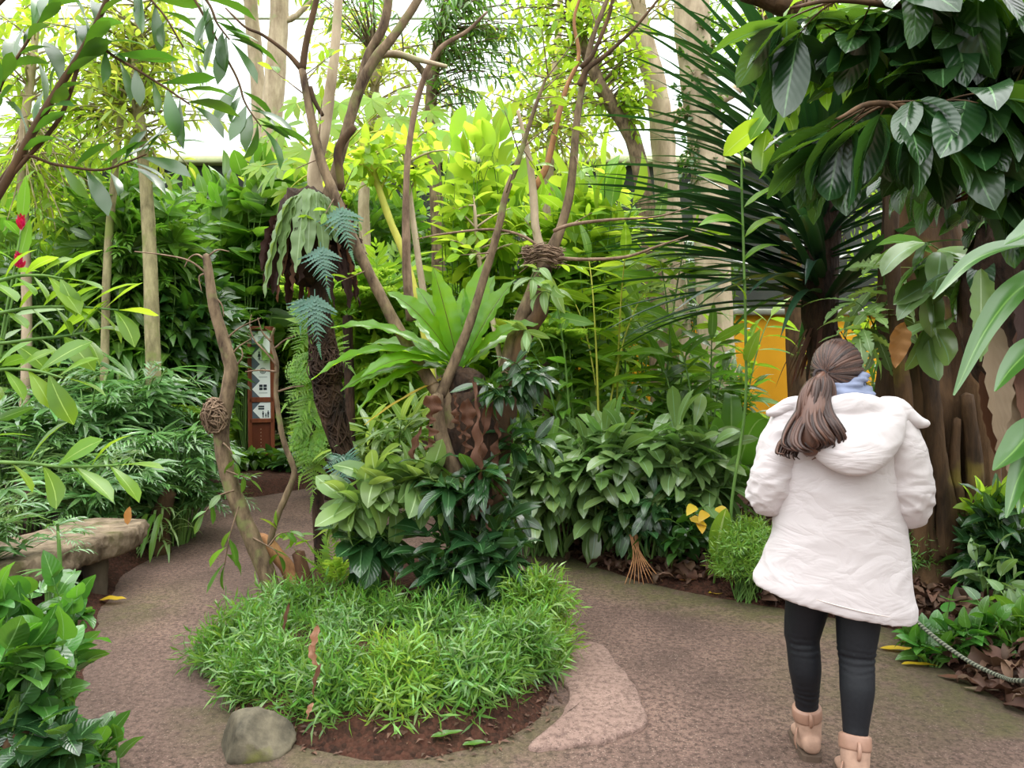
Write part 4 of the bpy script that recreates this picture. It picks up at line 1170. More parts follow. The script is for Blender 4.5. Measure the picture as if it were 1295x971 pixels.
for q, L, n in (([(302, 640), (290, 680), (284, 715)], .20, 5), ([(296, 620), (275, 628), (258, 650)], .16, 4), ([(286, 595), (300, 600), (316, 606)], .15, 4), ([(282, 560), (292, 570), (298, 585)], .12, 3), ([(340, 690), (352, 676), (366, 672)], .10, 3), ([(320, 680), (345, 694), (352, 702)], .12, 3)):
    p_ = np.array(pp(q, Yl - .05)); tube(st, p_, [.006, .003], 4, 4, cap=False); leafy(lb, smooth_path(p_, 4), n, L, start=.3, droop=.5)
lb.into(fo); st.build('twigs', B_twig, t); fo.build('foliage', L_mid, t)

# pruned branch with a thin bare shoot
Yb = 5.1
t = thing('pruned_branch', 'pruned tan branch stub with a thin bare shoot rising past the signpost', 'branch', base_at(376, Yb))
limb(t, pp([(380, 762), (378, 745), (366, 722), (350, 700), (336, 684), (326, 678)], Yb), [.06, .058, .050, .046, .044, .03], B_red, 'branch', 12, 5, .2, 4)
limb(t, pp([(386, 760), (384, 728), (377, 699)], Yb - .04), [.05, .046, .043], B_wood, 'stub', 12, 4, .12, 6)
limb(t, pp([(340, 690), (350, 655), (364, 622), (372, 600), (369, 585), (360, 562), (354, 535), (349, 495), (350, 460), (343, 432), (347, 415)], Yb - .02), [.022, .02, .022, .02, .02, .019, .018, .016, .015, .012, .008], B_lich, 'shoot', 8, 6, .15, 7)
st = MB()
for q in ([(350, 462), (336, 445), (322, 430), (316, 412), (318, 398)], [(348, 440), (360, 430), (372, 425)], [(352, 495), (368, 490), (384, 488)], [(350, 470), (330, 468), (310, 470)], [(343, 432), (332, 420), (326, 402)]):
    tw = MB(); tube(tw, pp(q, Yb - .03), [.008, .003], 5, 5); tw.build('twig', B_twig, t)
lb, fo = LB(T_lance), MB()
for q in ([(345, 690), (352, 680), (350, 665)], [(348, 690), (362, 680), (378, 676)], [(350, 700), (366, 694), (372, 690)], [(384, 728), (395, 722), (402, 716)]):
    leafy(lb, np.array(pp(q, Yb - .05)), 3, .13, start=.2, droop=.2)
lb.into(fo); fo.build('foliage', L_bright, t)

# fern-clad trunk
Yf = 4.9
t = thing('fern_clad_tree', 'crooked dark trunk wrapped in aerial roots, brown fern mass high on it', 'tree', base_at(492, Yf))
limb(t, pp([(494, 790), (480, 745), (466, 705), (455, 655), (444, 600), (430, 555), (418, 510), (412, 460), (408, 405), (400, 350), (396, 290), (402, 245)], Yf), [.085, .072, .066, .062, .060, .064, .082, .088, .060, .056, .056, .048], B_root, 'trunk', 16, 6, .22, 2)
limb(t, pp([(402, 250), (398, 215), (410, 165), (418, 110), (424, 60), (430, -30)], Yf + .05), [.05, .045, .04, .034, .03, .026], B_pale, 'branch', 9, 6, .1, 3)
limb(t, pp([(412, 262), (428, 205), (440, 160), (455, 112), (474, 75), (502, 40), (545, -25)], Yf), [.044, .034, .034, .035, .032, .028, .024], B_lich, 'branch', 9, 6, .12, 5)
limb(t, pp([(455, 112), (466, 70), (486, 30), (494, -20)], Yf + .05), [.034, .03, .03, .026], B_lich, 'branch', 8, 6, .1, 8)
limb(t, pp([(470, 72), (500, 68), (530, 76), (565, 84)], Yf + .1), [.02, .022, .018, .012], B_pale, 'branch', 7, 6, .1, 8)
limb(t, pp([(448, 160), (428, 190), (432, 240)], Yf - .1), [.022, .03, .024], B_dark, 'aerial_root', 7, 6, .2, 8)
rt = MB()
for i in range(46):
    y0 = R.uniform(380, 560); x0 = np.interp(y0, [380, 460, 510, 560], [402, 412, 418, 432])
    s0 = R.choice([-1, 1]); q = []
    for kk in range(6):
        yy = y0 + kk * R.uniform(8, 20); xx = np.interp(yy, [380, 460, 510, 560, 680], [402, 412, 418, 432, 460])
        a = s0 * (kk * .7 + i); w_ = np.interp(yy, [380, 450, 500, 560, 680], [.065, .095, .095, .070, .066])
        c_ = P(xx, yy, Yf); q.append(c_ + np.array([math.cos(a) * w_, -abs(math.sin(a)) * w_, 0]))
    tube(rt, q, [.006, .008, .004], 5, 3, cap=False)
tangle(rt, P(412, 465, Yf - .05), np.array([.11, .10, .13]), 40, .006)
rt.build('aerial_roots', B_root, t)

# strap fern on the fern-clad trunk
t = thing('strap_fern', 'drooping wavy strap fern on a dark brown frond mass high on the crooked trunk', 'fern', P(392, 262, 4.85))
core = MB(); ellipsoid(core, P(388, 300, 4.88), (.20, .17, .30), 20, 14, fn=lambda d: 1 + .25 * mnoise.noise(Vector(d * 3)))
core.build('root_ball', B_root, t)
c0 = P(398, 254, 4.85)
for i in range(80):
    a = R.uniform(0, 2 * PI); d = np.array([math.cos(a), math.sin(a) * .8, R.uniform(-.5, .1)])
    mb = MB(); strap(mb, c0 + np.array([d[0] * .19 - .02, d[1] * .17, R.uniform(-.34, .0)]), d, R.uniform(.18, .42), R.uniform(.04, .09), R.uniform(4, 7), w_strap, 14, 4, .6, .2, 5, R.uniform(-2, 2), stiff=.4)
    mb.build('dead_frond', L_brownd if i % 4 else L_brown, t)
strapw = leaf_mat('strap_fern_frond', srgb(128, 160, 100), srgb(170, 200, 90), .4, .12, .35, vein=srgb(150, 176, 120), veinw=.04)
for tx, ty, L, W in ((340, 330, .60, .085), (352, 300, .40, .08), (364, 350, .60, .075), (380, 345, .55, .10), (390, 320, .45, .09), (404, 330, .50, .075), (418, 282, .30, .07), (345, 372, .66, .07), (430, 290, .3, .06)):
    mb = MB(); tip = P(tx, ty, 4.62); d = np.array([(tip[0] - c0[0]) * 1.3, -.16 - .1 * R.random(), .16 + .4 * abs(tip[0] - c0[0])])
    strap(mb, c0 + np.array([(tip[0] - c0[0]) * .5, -.12, .05 - .25 * abs(tip[0] - c0[0])]), nrm(d), L, W, 4.6, w_strap, 18, 4, .3, .12, 5, R.uniform(-.4, .4), stiff=.35)
    mb.build('frond', strapw, t)
t2 = thing('blue_fern', 'blue-green feathery fern hanging from the brown frond mass and trunk', 'fern', P(425, 245, 4.75))
for bx, by, tx, ty, L in ((428, 256, 444, 322, .32), (405, 306, 414, 366, .30), (398, 366, 402, 440, .34), (384, 374, 378, 420, .2)):
    mb = MB(); lb = LB(T_blue); a = P(bx, by, 4.6); b_ = P(tx, ty, 4.5); lb.add(a, b_ - a, (0, -1, .3), L); lb.into(mb)
    mb.build('frond', L_blue, t2)
t2 = thing('blue_fern', 'small blue-green fern frond low on the crooked trunk', 'fern', P(434, 575, 4.8))
for tx, ty, L in ((438, 620, .26), (455, 585, .2), (418, 585, .18)):
    mb = MB(); lb = LB(T_blue); a = P(434, 575, 4.76); b_ = P(tx, ty, 4.62); lb.add(a, b_ - a, (0, -1, .4), L); lb.into(mb)
    mb.build('frond', L_blue, t2)

# main forked tree
Ym = 4.7
t = thing('forked_tree', 'forked multi-stemmed tree in the middle of the island, bare crossing branches', 'tree', base_at(592, Ym))
limb(t, pp([(600, 800), (594, 740), (584, 690), (588, 640), (586, 600), (578, 560), (566, 520), (558, 492)], Ym), [.11, .10, .095, .09, .085, .075, .065, .055], B_lich, 'trunk', 14, 6, .16, 2)
limb(t, pp([(610, 800), (616, 720), (622, 650), (626, 590), (634, 530), (642, 480)], Ym + .1), [.11, .10, .10, .10, .09, .07], B_dark, 'trunk', 14, 6, .2, 5)
limb(t, pp([(588, 640), (576, 600), (566, 575), (556, 540), (552, 500)], Ym - .12), [.05, .046, .044, .04, .04], B_lich, 'branch', 10, 6, .1, 9)
br = {}
br['a'] = pp([(556, 500), (540, 476), (505, 418), (470, 352), (442, 292), (424, 248), (405, 200), (392, 140), (382, 88)], Ym)
limb(t, br['a'], [.042, .038, .036, .034, .033, .031, .029, .026, .022], B_lich, 'branch', 10, 6, .12, 2)
limb(t, pp([(382, 90), (388, 50), (400, 0), (406, -40)], Ym), [.022, .02, .018, .016], B_dark, 'branch', 7, 5, .1)
limb(t, pp([(382, 88), (362, 66), (332, 44), (310, 34), (285, 10)], Ym), [.018, .013, .010, .008, .005], B_dark, 'branch', 7, 5, .1)
limb(t, pp([(392, 110), (398, 128), (408, 146)], Ym), [.016, .014, .012], B_dark, 'branch', 7, 5, .1)
br['b'] = pp([(556, 500), (566, 478), (590, 420), (612, 352), (630, 290), (640, 245), (655, 205), (672, 150), (688, 105), (694, 95)], Ym - .05)
limb(t, br['b'], [.036, .032, .029, .026, .023, .020, .017, .013, .009, .005], B_lich, 'branch', 9, 6, .12, 4)
br['d'] = pp([(640, 485), (648, 440), (668, 385), (688, 335), (708, 292), (722, 235), (730, 150), (742, 80), (752, 40), (774, -15)], Ym + .05)
limb(t, br['d'], [.065, .055, .050, .044, .032, .027, .023, .020, .016, .012], B_lich, 'branch', 10, 6, .14, 6)
limb(t, pp([(650, 470), (662, 430), (682, 395), (686, 365), (692, 338)], Ym - .03), [.05, .045, .045, .04, .03], B_dark, 'branch', 9, 6, .2, 16)
limb(t, pp([(690, 330), (678, 292), (674, 240), (668, 195), (655, 140)], Ym + .05), [.03, .026, .024, .018, .010], B_pale, 'branch', 8, 6, .12, 7)
limb(t, pp([(676, 238), (692, 208), (702, 165), (716, 112), (732, 72), (726, 25), (740, -20)], Ym + .1), [.022, .02, .018, .014, .012, .010, .008], B_red, 'branch', 8, 6, .12, 8)
limb(t, pp([(733, 108), (742, 88), (765, 70), (800, 38), (836, -5)], Ym), [.018, .016, .013, .010, .007], B_dark, 'branch', 7, 6, .1, 9)
limb(t, pp([(735, 85), (750, 68), (770, 20), (778, -20)], Ym), [.016, .014, .012, .010], B_dark, 'branch', 7, 6, .1, 9)
limb(t, pp([(700, 292), (722, 284), (770, 278), (830, 274), (872, 262)], Ym - .1), [.012, .012, .009, .006, .003], B_twig, 'branch', 6, 6, .1, 9)
limb(t, pp([(704, 326), (740, 328), (790, 325), (830, 312), (870, 298)], Ym - .1), [.012, .011, .010, .008, .004], B_twig, 'branch', 6, 6, .1, 9)
limb(t, pp([(690, 318), (660, 298), (620, 290), (560, 296), (528, 302)], Ym - .05), [.010, .009, .008, .007, .003], B_twig, 'branch', 6, 6, .1, 9)
limb(t, pp([(520, 405), (514, 330), (514, 230), (520, 165), (534, 105), (556, 62), (590, 40), (616, 15)], Ym + .5), [.035, .03, .022, .02, .02, .018, .014, .008], B_twig, 'branch', 8, 6, .14, 12)
lb, st, fo = LB(T_ellip), MB(), MB()
for key in ('a', 'b', 'd'):
    p_ = smooth_path(br[key], 6)
    for i in range(12):
        s_ = p_[int(len(p_) * R.uniform(.35, .98))]; d = unit_rand() + np.array([0, -.2, .3])
        path = bez(s_, s_ + d * .1, s_ + d * .22, 5); tube(st, path, [.005, .002], 4, 1, cap=False); leafy(lb, path, 2, .11, start=.4)
lb.into(fo); st.build('twigs', B_twig, t); fo.build('foliage', L_bright, t)
ma = MB(); ellipsoid(ma, P(592, 575, Ym + .05), (.20, .17, .40), 26, 24, fn=lambda d: 1 + .22 * mnoise.noise(Vector(d * 3.1)) + .1 * mnoise.noise(Vector(d * 9)))
ma.build('root_mass', B_root, t)

# bird's nest fern in the fork
t = thing('nest_fern', "bird's nest fern with broad upright lime fronds in the tree fork", 'fern', P(580, 478, 4.75))
c0 = P(582, 470, 4.78)
for tx, ty, tY, L, W, dr in ((405, 452, 4.35, .92, .105, .9), (438, 400, 4.5, .80, .11, .6), (445, 482, 4.5, .72, .10, .75), (440, 520, 4.35, .72, .095, 1.1), (508, 372, 4.7, .62, .125, .5), (552, 352, 4.8, .62, .13, .15), (586, 372, 4.9, .50, .10, .1), (612, 338, 4.95, .70, .135, .12), (640, 362, 4.8, .62, .13, .35), (668, 400, 4.6, .56, .11, .6), (480, 430, 4.9, .60, .11, .5), (525, 400, 5.2, .62, .11, .3), (600, 350, 5.3, .62, .12, .3), (655, 420, 5.1, .55, .11, .5), (535, 372, 4.95, .6, .12, .3), (625, 345, 5.05, .66, .12, .2), (470, 462, 4.4, .66, .10, .8)):
    mb = MB(); tip = P(tx, ty, tY); d = tip - c0; d = nrm(d) + np.array([0, 0, .45 * dr])
    strap(mb, c0 + nrm(d) * .03, d, L * 1.04, W * 1.22, dr * 1.25, lambda t: np.clip(t * 3 + .22, 0, 1) * np.clip((1 - t) * 3.6, 0, 1) ** .8, 20, 4, .30, .07, 7, R.uniform(-.35, .35), up=(0, -.4, 1), stiff=1.3)
    mb.build('frond', L_nest, t)
mb = MB(); ellipsoid(mb, P(584, 488, 4.78), (.15, .13, .12), 18, 12, fn=lambda d: 1 + .2 * mnoise.noise(Vector(d * 4))); mb.build('root_ball', B_root, t)
for bx, by, L, W, yy in ((547, 500, .32, .13, 4.48), (600, 484, .74, .085, 4.45), (618, 515, .66, .12, 4.5), (533, 540, .42, .06, 4.6), (630, 505, .56, .10, 4.56), (606, 585, .40, .07, 4.48), (590, 505, .34, .11, 4.52), (575, 500, .26, .07, 4.5)):
    mb = MB(); strap(mb, P(bx, by, yy), (R.uniform(-.35, .35), -.35, -.5), L, W, 3.0, lambda t: (.55 + .45 * np.sin(t * 9 + bx)) * np.clip((1.03 - t) * 2.4, .05, 1) * np.clip(t * 5 + .4, 0, 1) + .12, 26, 6, .7, .26, 5, R.choice([-1, 1]) * R.uniform(.8, 2.2), up=(0, -1, .2), stiff=.4, sway=R.uniform(-.4, .4))
    mb.build('dead_frond', L_brown, t)
mb = MB(); strap(mb, c0, nrm(P(440, 528, 4.4) - c0), .70, .05, .3, w_strap, 12, 2, .3, .05, 4); mb.build('frond', L_yellow, t)

# twig nest
mb = MB(); c0 = P(686, 322, 4.66)
for i in range(150):
    a = R.uniform(0, 6.28); rr = R.uniform(.08, .125); zz = R.uniform(-.05, .04); t_ = np.linspace(a, a + R.uniform(.8, 2.6), 9)
    tube(mb, c0 + np.stack([rr * np.cos(t_), rr * np.sin(t_) * .9, zz + R.normal() * .012 + .012 * np.sin(t_ * 3)], 1) + R.normal(size=(9, 3)) * .004, [.003, .0042, .002], 4, 2, cap=False)
for i in range(26):
    a = R.uniform(0, 6.28); d = np.array([math.cos(a), math.sin(a), R.uniform(-.6, .3)]); tube(mb, [c0 + d * .05, c0 + d * R.uniform(.12, .19)], .003, 4, 1, cap=False)
V, Fs, U = mb.arrays(); m3 = MB(); m3.add(V, Fs, U)
solo(m3, 'twig_nest', B_twig, 'round nest of woven dry twigs in the fork of the right bare branch', 'nest', c0 - [0, 0, .06])

# plants growing round the forked tree
def climber(name, label, pts, Y, L, tm, mat, n, smat=B_green, spreadY=.12, droop=.35, **kw):
    root = thing(name, label, 'plant', P(pts[0][0], pts[0][1], Y))
    lb, st, fo = LB(tm), MB(), MB()
    for (x, y, rx, ry, m) in pts:
        for i in range(m):
            e = P(x + R.uniform(-rx, rx), y + R.uniform(-ry, ry), Y + R.uniform(-spreadY, spreadY * .6)); a = P(x + R.uniform(-8, 8), y + ry * .6, Y + .08)
            path = bez(a, (a + e) / 2 + np.array([0, -.03, .05]), e, 6); tube(st, path, [.005, .003], 4, 1, cap=False)
            leafy(lb, path, n, L, start=.45, droop=droop, **kw)
    lb.into(fo); st.build('stem', smat, root); fo.build('foliage', mat, root)
    return root
climber('glossy_climber', 'dark glossy climber clothing the foot of the forked trunk', [(600, 690, 60, 40, 16), (560, 720, 40, 30, 10), (640, 720, 36, 34, 9), (575, 610, 34, 24, 7), (620, 600, 20, 20, 4)], 4.45, .24, T_bigl, L_dark, 5, spreadY=.16)
climber('glossy_climber', 'small dark glossy plant in the right fork beside the nest fern', [(640, 490, 36, 22, 9), (668, 470, 20, 16, 4)], 4.5, .17, T_bigl, L_dark, 5, spreadY=.1)
climber('glossy_climber', 'drooping dark leaved plant at the right side of the forked trunk', [(660, 560, 30, 26, 6), (648, 640, 26, 24, 5)], 4.75, .22, T_bigl, L_dark, 4)
climber('broadleaf_plant', 'pale green broad-leaved plant against the crooked dark trunk', [(470, 625, 36, 30, 9), (520, 615, 34, 20, 6), (448, 640, 22, 24, 4)], 4.5, .27, T_big, L_pale, 4, droop=.2)
climber('broadleaf_plant', 'dark drooping broad leaves below the pale green plant', [(470, 690, 26, 28, 5), (500, 690, 20, 26, 4)], 4.5, .28, T_big, L_dark, 3, droop=.7)
climber('creeper', 'pale spotted leaves hanging on a creeper below the twig nest', [(700, 375, 14, 16, 2), (672, 350, 18, 16, 3), (665, 420, 14, 18, 2)], 4.5, .17, T_bigl, L_pale, 3, droop=.7)
climber('arching_plant', 'long arching grey-green leaves between the two island trunks', [(500, 560, 40, 34, 9), (470, 580, 30, 30, 5), (530, 600, 24, 30, 5)], 5.1, .34, variants(4, wf=w_lance, W=.15, nseg=7, ncol=2, fold=.2, droop=.9), L_pale, 5, droop=.3)

# soft needle-leaved ground cover
def needle_bush(label, cx, cy, rx, ry, Y, n, mat, L=.20, tm=T_shoot, name='needle_shrub', depth=.9):
    s = Y / F_PX; b = base_at(cx, Y); root = thing(name, label, 'shrub', b)
    lb, st, fo = LB(tm), MB(), MB()
    c = P(cx, cy, Y); rad = np.array([rx * s, rx * s * depth, ry * s])
    for i in range(n):
        d = unit_rand(); d[2] = abs(d[2]) * 1.0 - .35 * R.random(); d = nrm(d) * R.uniform(.72, 1.02)
        e = c + d * rad; e[2] = max(e[2], .07)
        dr = nrm(d * np.array([1, 1, .7]) + np.array([0, 0, .15]) + R.normal(size=3) * .35)
        lb.add(e - dr * L * .8, dr, R.normal(size=3), L * R.uniform(.8, 1.3))
        if i % 6 == 0:
            q = b + np.array([R.uniform(-.08, .08), R.uniform(-.08, .08), 0]); tube(st, bez(q, (q + e) / 2 + [0, 0, .1], e - dr * L * .5, 6), [.005, .003], 4, 1, cap=False)
    lb.into(fo); st.build('stem', B_green, root); fo.build('foliage', mat, root)
    return root
for lab, cx, cy_, rx, ry, Y, n, mt in (
 ('feathery dark green shrub at the left end of the island above the boulder', 305, 835, 62, 62, 4.0, 330, L_needle),
 ('feathery green shrub on the island below the leaning tree', 375, 795, 78, 58, 4.45, 330, L_needle),
 ('feathery dark shrub just right of the boulder at the front of the island', 350, 868, 66, 56, 3.62, 330, L_needle),
 ('feathery shrub under the crumpled tan dry leaves at the front of the island', 428, 882, 64, 60, 3.42, 330, L_needle),
 ('feathery yellow-green tipped shrub in the front middle of the island', 508, 878, 64, 64, 3.38, 330, L_needle2),
 ('feathery shrub at the front of the island above the green fallen leaves', 590, 872, 66, 58, 3.46, 330, L_needle),
 ('feathery shrub at the front right of the island by the bare reddish soil', 648, 838, 56, 62, 3.75, 300, L_needle),
 ('feathery bright green shrub at the right end of the island by the path', 676, 786, 44, 66, 4.25, 300, L_needle2),
 ('feathery green shrub in the middle of the island below the forked tree', 560, 815, 80, 60, 4.1, 340, L_needle),
 ('feathery shrub in the middle of the island below the crooked dark trunk', 462, 808, 80, 60, 4.15, 340, L_needle),
 ('low feathery shrub at the back right of the island behind the forked tree', 640, 762, 62, 44, 4.75, 240, L_needle),
 ('feathery sprig reaching over the island edge toward the pale path patch', 696, 826, 22, 30, 3.95, 70, L_needle2)):
    needle_bush(lab, cx, cy_, rx * .95, ry, Y, int(n * .62), mt)
t = thing('lime_fern', 'low lime green fern behind the island shrubs beside the pruned branch', 'fern', base_at(420, 4.9))
for i, (dx, L) in enumerate(((-.5, .36), (.3, .4), (.6, .36), (-.2, .42), (0, .34), (.8, .3), (-.8, .32))):
    mb = MB(); lb = LB(T_fern1); lb.add(P(425, 745, 4.9), (dx, R.uniform(-.6, .4), .9), (0, 0, 1), L); lb.into(mb); mb.build('frond', L_fern, t)

# dry leaves caught on the shrubs
def dry(label, px, py, Y, L, W, d, mat=L_crisp, name='dry_leaf', tw=1.2):
    mb = MB(); p0 = P(px, py, Y); strap(mb, p0, d, L, W, .8, w_lance, 12, 4, .6, .14, 3, tw, up=(0, -1, .3), stiff=.6)
    return solo(mb, name, mat, label, 'leaf', p0)
dry('crumpled tan dry leaf on the feathery shrubs, topmost', 402, 790, 3.22, .13, .05, (-.1, -.2, -.9))
dry('second crumpled tan dry leaf on the feathery shrubs', 392, 815, 3.2, .11, .045, (.5, -.2, -.7))
dry('curled brown dry leaf hanging below the tan ones on the shrubs', 406, 838, 3.14, .14, .03, (-.3, -.2, -.9), L_brown)
dry('orange tipped dry leaf hanging at the front of the shrubs above the soil', 396, 888, 3.06, .07, .03, (-.4, -.2, -.8))
dry('dark red-brown curled leaf on the left shrub under the pruned branch', 366, 762, 3.85, .18, .03, (-.2, -.2, -.95), L_brown)
# ------------------------------------------------------------------ trees with pale trunks beyond the beds
tree('slim_tree', 'pale slim trunk, thicker of the two against the white glass at upper left', 'tree', pp([(338, 600), (340, 420), (341, 210), (346, 120), (352, 40), (356, -60), (362, -180)], 13.5), [.24, .22, .20, .18, .16, .14, .10], [crownpx(350, -150, 190, 130, 13.5, 60, 9)], .30, T_lance, L_yell, B_pale,
     branches=[(pp([(346, 70), (352, 30), (375, 20), (420, -30)], 13.5), [.07, .06, .05, .04])])
tree('slim_tree', 'thinner pale trunk left of the thicker one against the white glass', 'tree', pp([(330, 600), (328, 300), (327, 130), (322, 60), (316, -10), (312, -140)], 14.2), [.16, .15, .13, .13, .12, .08], [crownpx(300, -120, 160, 100, 14.2, 40, 9)], .30, T_lance, L_yell, B_pale)
tree('young_tree', 'young tree with pale yellowish trunk behind the left bamboo palms', 'tree', pp([(196, 560), (193, 440), (190, 330), (182, 200), (172, 110), (176, 20), (170, -40)], 7.6), [.075, .072, .068, .06, .05, .04, .025],
     [crownpx(185, 130, 105, 105, 7.6, 70, 8), crownpx(160, 30, 110, 60, 7.6, 40, 8)], .17, T_lance, L_yell, B_mott, shell=.3)
tree('young_tree', 'thin leaning mottled sapling left of the yellowish young trunk', 'tree', pp([(130, 560), (136, 330), (145, 225), (155, 130), (168, 60), (178, 20)], 7.8), [.042, .04, .036, .032, .026, .018],
     [crownpx(110, 150, 90, 70, 8.0, 40, 8), crownpx(170, 70, 90, 60, 7.8, 30, 8)], .18, T_lance, L_lime, B_mott, shell=.3)
tree('young_tree', 'short pale trunk at the far left under dense leaves', 'tree', pp([(112, 560), (112, 420), (108, 330), (112, 250), (118, 190)], 9.2), [.06, .06, .055, .05, .03],
     [crownpx(60, 190, 110, 70, 9.4, 60, 8)], .19, T_lance, L_bright, B_mott, shell=.3)
tree('young_tree', 'sparse sapling at the far left edge against the white glass', 'tree', pp([(30, 560), (34, 380), (28, 200), (40, 90), (50, 0)], 8.0), [.05, .05, .045, .04, .02],
     [crownpx(30, 60, 90, 80, 8.0, 45, 8), crownpx(70, 250, 90, 60, 8.2, 40, 8)], .18, T_lance, L_lime, B_pale, shell=.3)
tree('tall_tree', 'tan trunked tall tree behind the spiky palm, at the top centre right', 'tree', pp([(862, 560), (856, 420), (850, 330), (840, 200), (832, 120), (816, 60), (804, 0), (800, -120)], 10.6), [.20, .19, .18, .165, .15, .14, .13, .10],
     [crownpx(760, -60, 200, 110, 10.8, 70, 9)], .20, T_lance, L_yell, B_pale, branches=[(pp([(836, 160), (870, 140), (930, 115), (980, 60)], 10.6), [.10, .09, .08, .05])])
tree('ivy_clad_tree', 'ivy clad grey trunk right of the tan tall tree', 'tree', pp([(912, 560), (904, 420), (898, 260), (890, 160), (878, 60), (872, -40)], 9.4), [.23, .22, .21, .21, .22, .20],
     [crownpx(885, 130, 34, 120, 9.3, 90, 7)], .085, T_heart, L_deep, B_pale, shell=.75)
tree('branching_tree', 'grey tree forking behind the bare branches, trailing ivy from its limb', 'tree', pp([(838, 560), (832, 430), (822, 300), (812, 230), (800, 175), (775, 135), (755, 100), (736, 50), (722, 10), (715, -40)], 9.8), [.13, .125, .12, .11, .10, .085, .08, .075, .07, .05],
     [crownpx(735, 80, 110, 90, 9.9, 70, 8), crownpx(805, 110, 22, 70, 9.7, 40, 6), crownpx(700, 20, 120, 60, 10.2, 50, 8)], .15, T_ellip, L_lime, B_lich, shell=.3)
tree('shade_tree', 'darker leaved hanging crown at the top centre of the glass', 'tree', pp([(560, 600), (556, 400), (552, 250), (545, 140), (552, 70), (565, 0), (570, -60)], 10.2), [.10, .09, .085, .08, .07, .06, .04],
     [crownpx(600, 30, 85, 50, 10.0, 60, 8), crownpx(590, 95, 40, 50, 10.0, 22, 8), crownpx(640, 60, 40, 50, 10.2, 20, 8), crownpx(480, -10, 120, 50, 10.2, 40, 8)], .22, T_narrow, L_mid, B_lich, droop=.9, shell=.2,
     branches=[(pp([(548, 110), (520, 75), (480, 68), (470, 66)], 10.2), [.05, .04, .035, .03])])
tree('shade_tree', 'sparse yellow-green crown between the central bare branches', 'tree', pp([(470, 600), (468, 420), (460, 260), (470, 150), (480, 60), (490, -20)], 11.0), [.09, .085, .08, .07, .06, .03],
     [crownpx(520, 130, 110, 80, 11.0, 55, 8), crownpx(430, 50, 80, 60, 11.0, 45, 8)], .19, T_lance, L_yell, B_pale, shell=.3)
tree('shade_tree', 'yellow leaved sparse crown right of centre over the lime shrubs', 'tree', pp([(690, 600), (688, 420), (692, 260), (700, 140), (706, 40), (712, -50)], 12.0), [.09, .085, .08, .07, .06, .03],
     [crownpx(720, 130, 90, 100, 12.0, 80, 8), crownpx(640, 140, 60, 70, 12.2, 22, 7)], .17, T_ellip, L_yell, B_pale, shell=.3)
tree('shade_tree', 'leafy crown behind the spiky palm at the upper right', 'tree', pp([(1010, 560), (1005, 400), (990, 200), (975, 90), (968, 0), (960, -80)], 11.4), [.15, .14, .13, .12, .10, .05],
     [crownpx(960, 20, 110, 70, 11.4, 60, 9), crownpx(1080, 250, 110, 80, 11.2, 60, 9)], .2, T_lance, L_bright, B_dark, shell=.3)

# large lobed lime leaves
t = thing('lobed_leaf_tree', 'big lobed lime leaves glowing against the glass behind the crooked trunk', 'tree', base_at(405, 9.0))
tb = MB(); tube(tb, pp([(405, 600), (404, 420), (400, 300), (408, 200), (415, 130)], 9.0), [.07, .065, .06, .05, .03], 9, 5, .1); tb.build('trunk', B_pale, t)
lb, st, fo = LB(T_lobed), MB(), MB()
for x, y, s_ in ((358, 160, 40), (385, 190, 38), (345, 150, 30), (350, 212, 36), (430, 130, 34), (470, 125, 36), (500, 150, 34), (440, 165, 30), (475, 188, 40), (400, 120, 30), (425, 195, 26), (375, 130, 28), (520, 170, 34), (545, 140, 30), (330, 175, 28), (450, 215, 32), (365, 240, 28), (330, 210, 26), (505, 120, 26), (410, 160, 32)):
    e = P(x, y, 9.0 + R.uniform(-.5, .5)); a = P(410, 215, 9.0)
    path = bez(a, (a + e) / 2 + [0, 0, .1], e, 6); tube(st, path, [.012, .006], 4, 1, cap=False)
    lb.add(e, nrm(np.array([e[0] - a[0], -.3, -.5 + R.uniform(-.3, .2)])), np.array([0, -.55, .8]) + R.normal(size=3) * .2, s_ * 9.0 / F_PX * 1.15)
lb.into(fo); st.build('leaf_stalks', B_stalk, t); fo.build('foliage', L_lime, t)

# slender pale stems behind the nest fern
for lab, q, rr, Y in (('slender pale stem behind the nest fern, leaning left of its twin', [(560, 620), (545, 470), (520, 350), (490, 270), (470, 210), (455, 175)], .036, 6.6),
                      ('slender pale stem behind the nest fern, right of its twin', [(560, 640), (548, 480), (540, 400), (528, 320), (516, 230), (510, 180)], .034, 6.9),
                      ('thin pale stem between the fork and the twig nest', [(650, 620), (640, 500), (622, 400), (606, 330), (600, 260)], .028, 7.2)):
    tree('sapling', lab, 'sapling', pp(q, Y), [rr, rr, rr * .9, rr * .8, rr * .5], [crownpx(q[-1][0] + 10, q[-1][1] + 20, 60, 50, Y, 14, 6)], .20, T_ellip, L_lime, B_stalk if '.036' in str(rr) else B_pale, shell=.3)

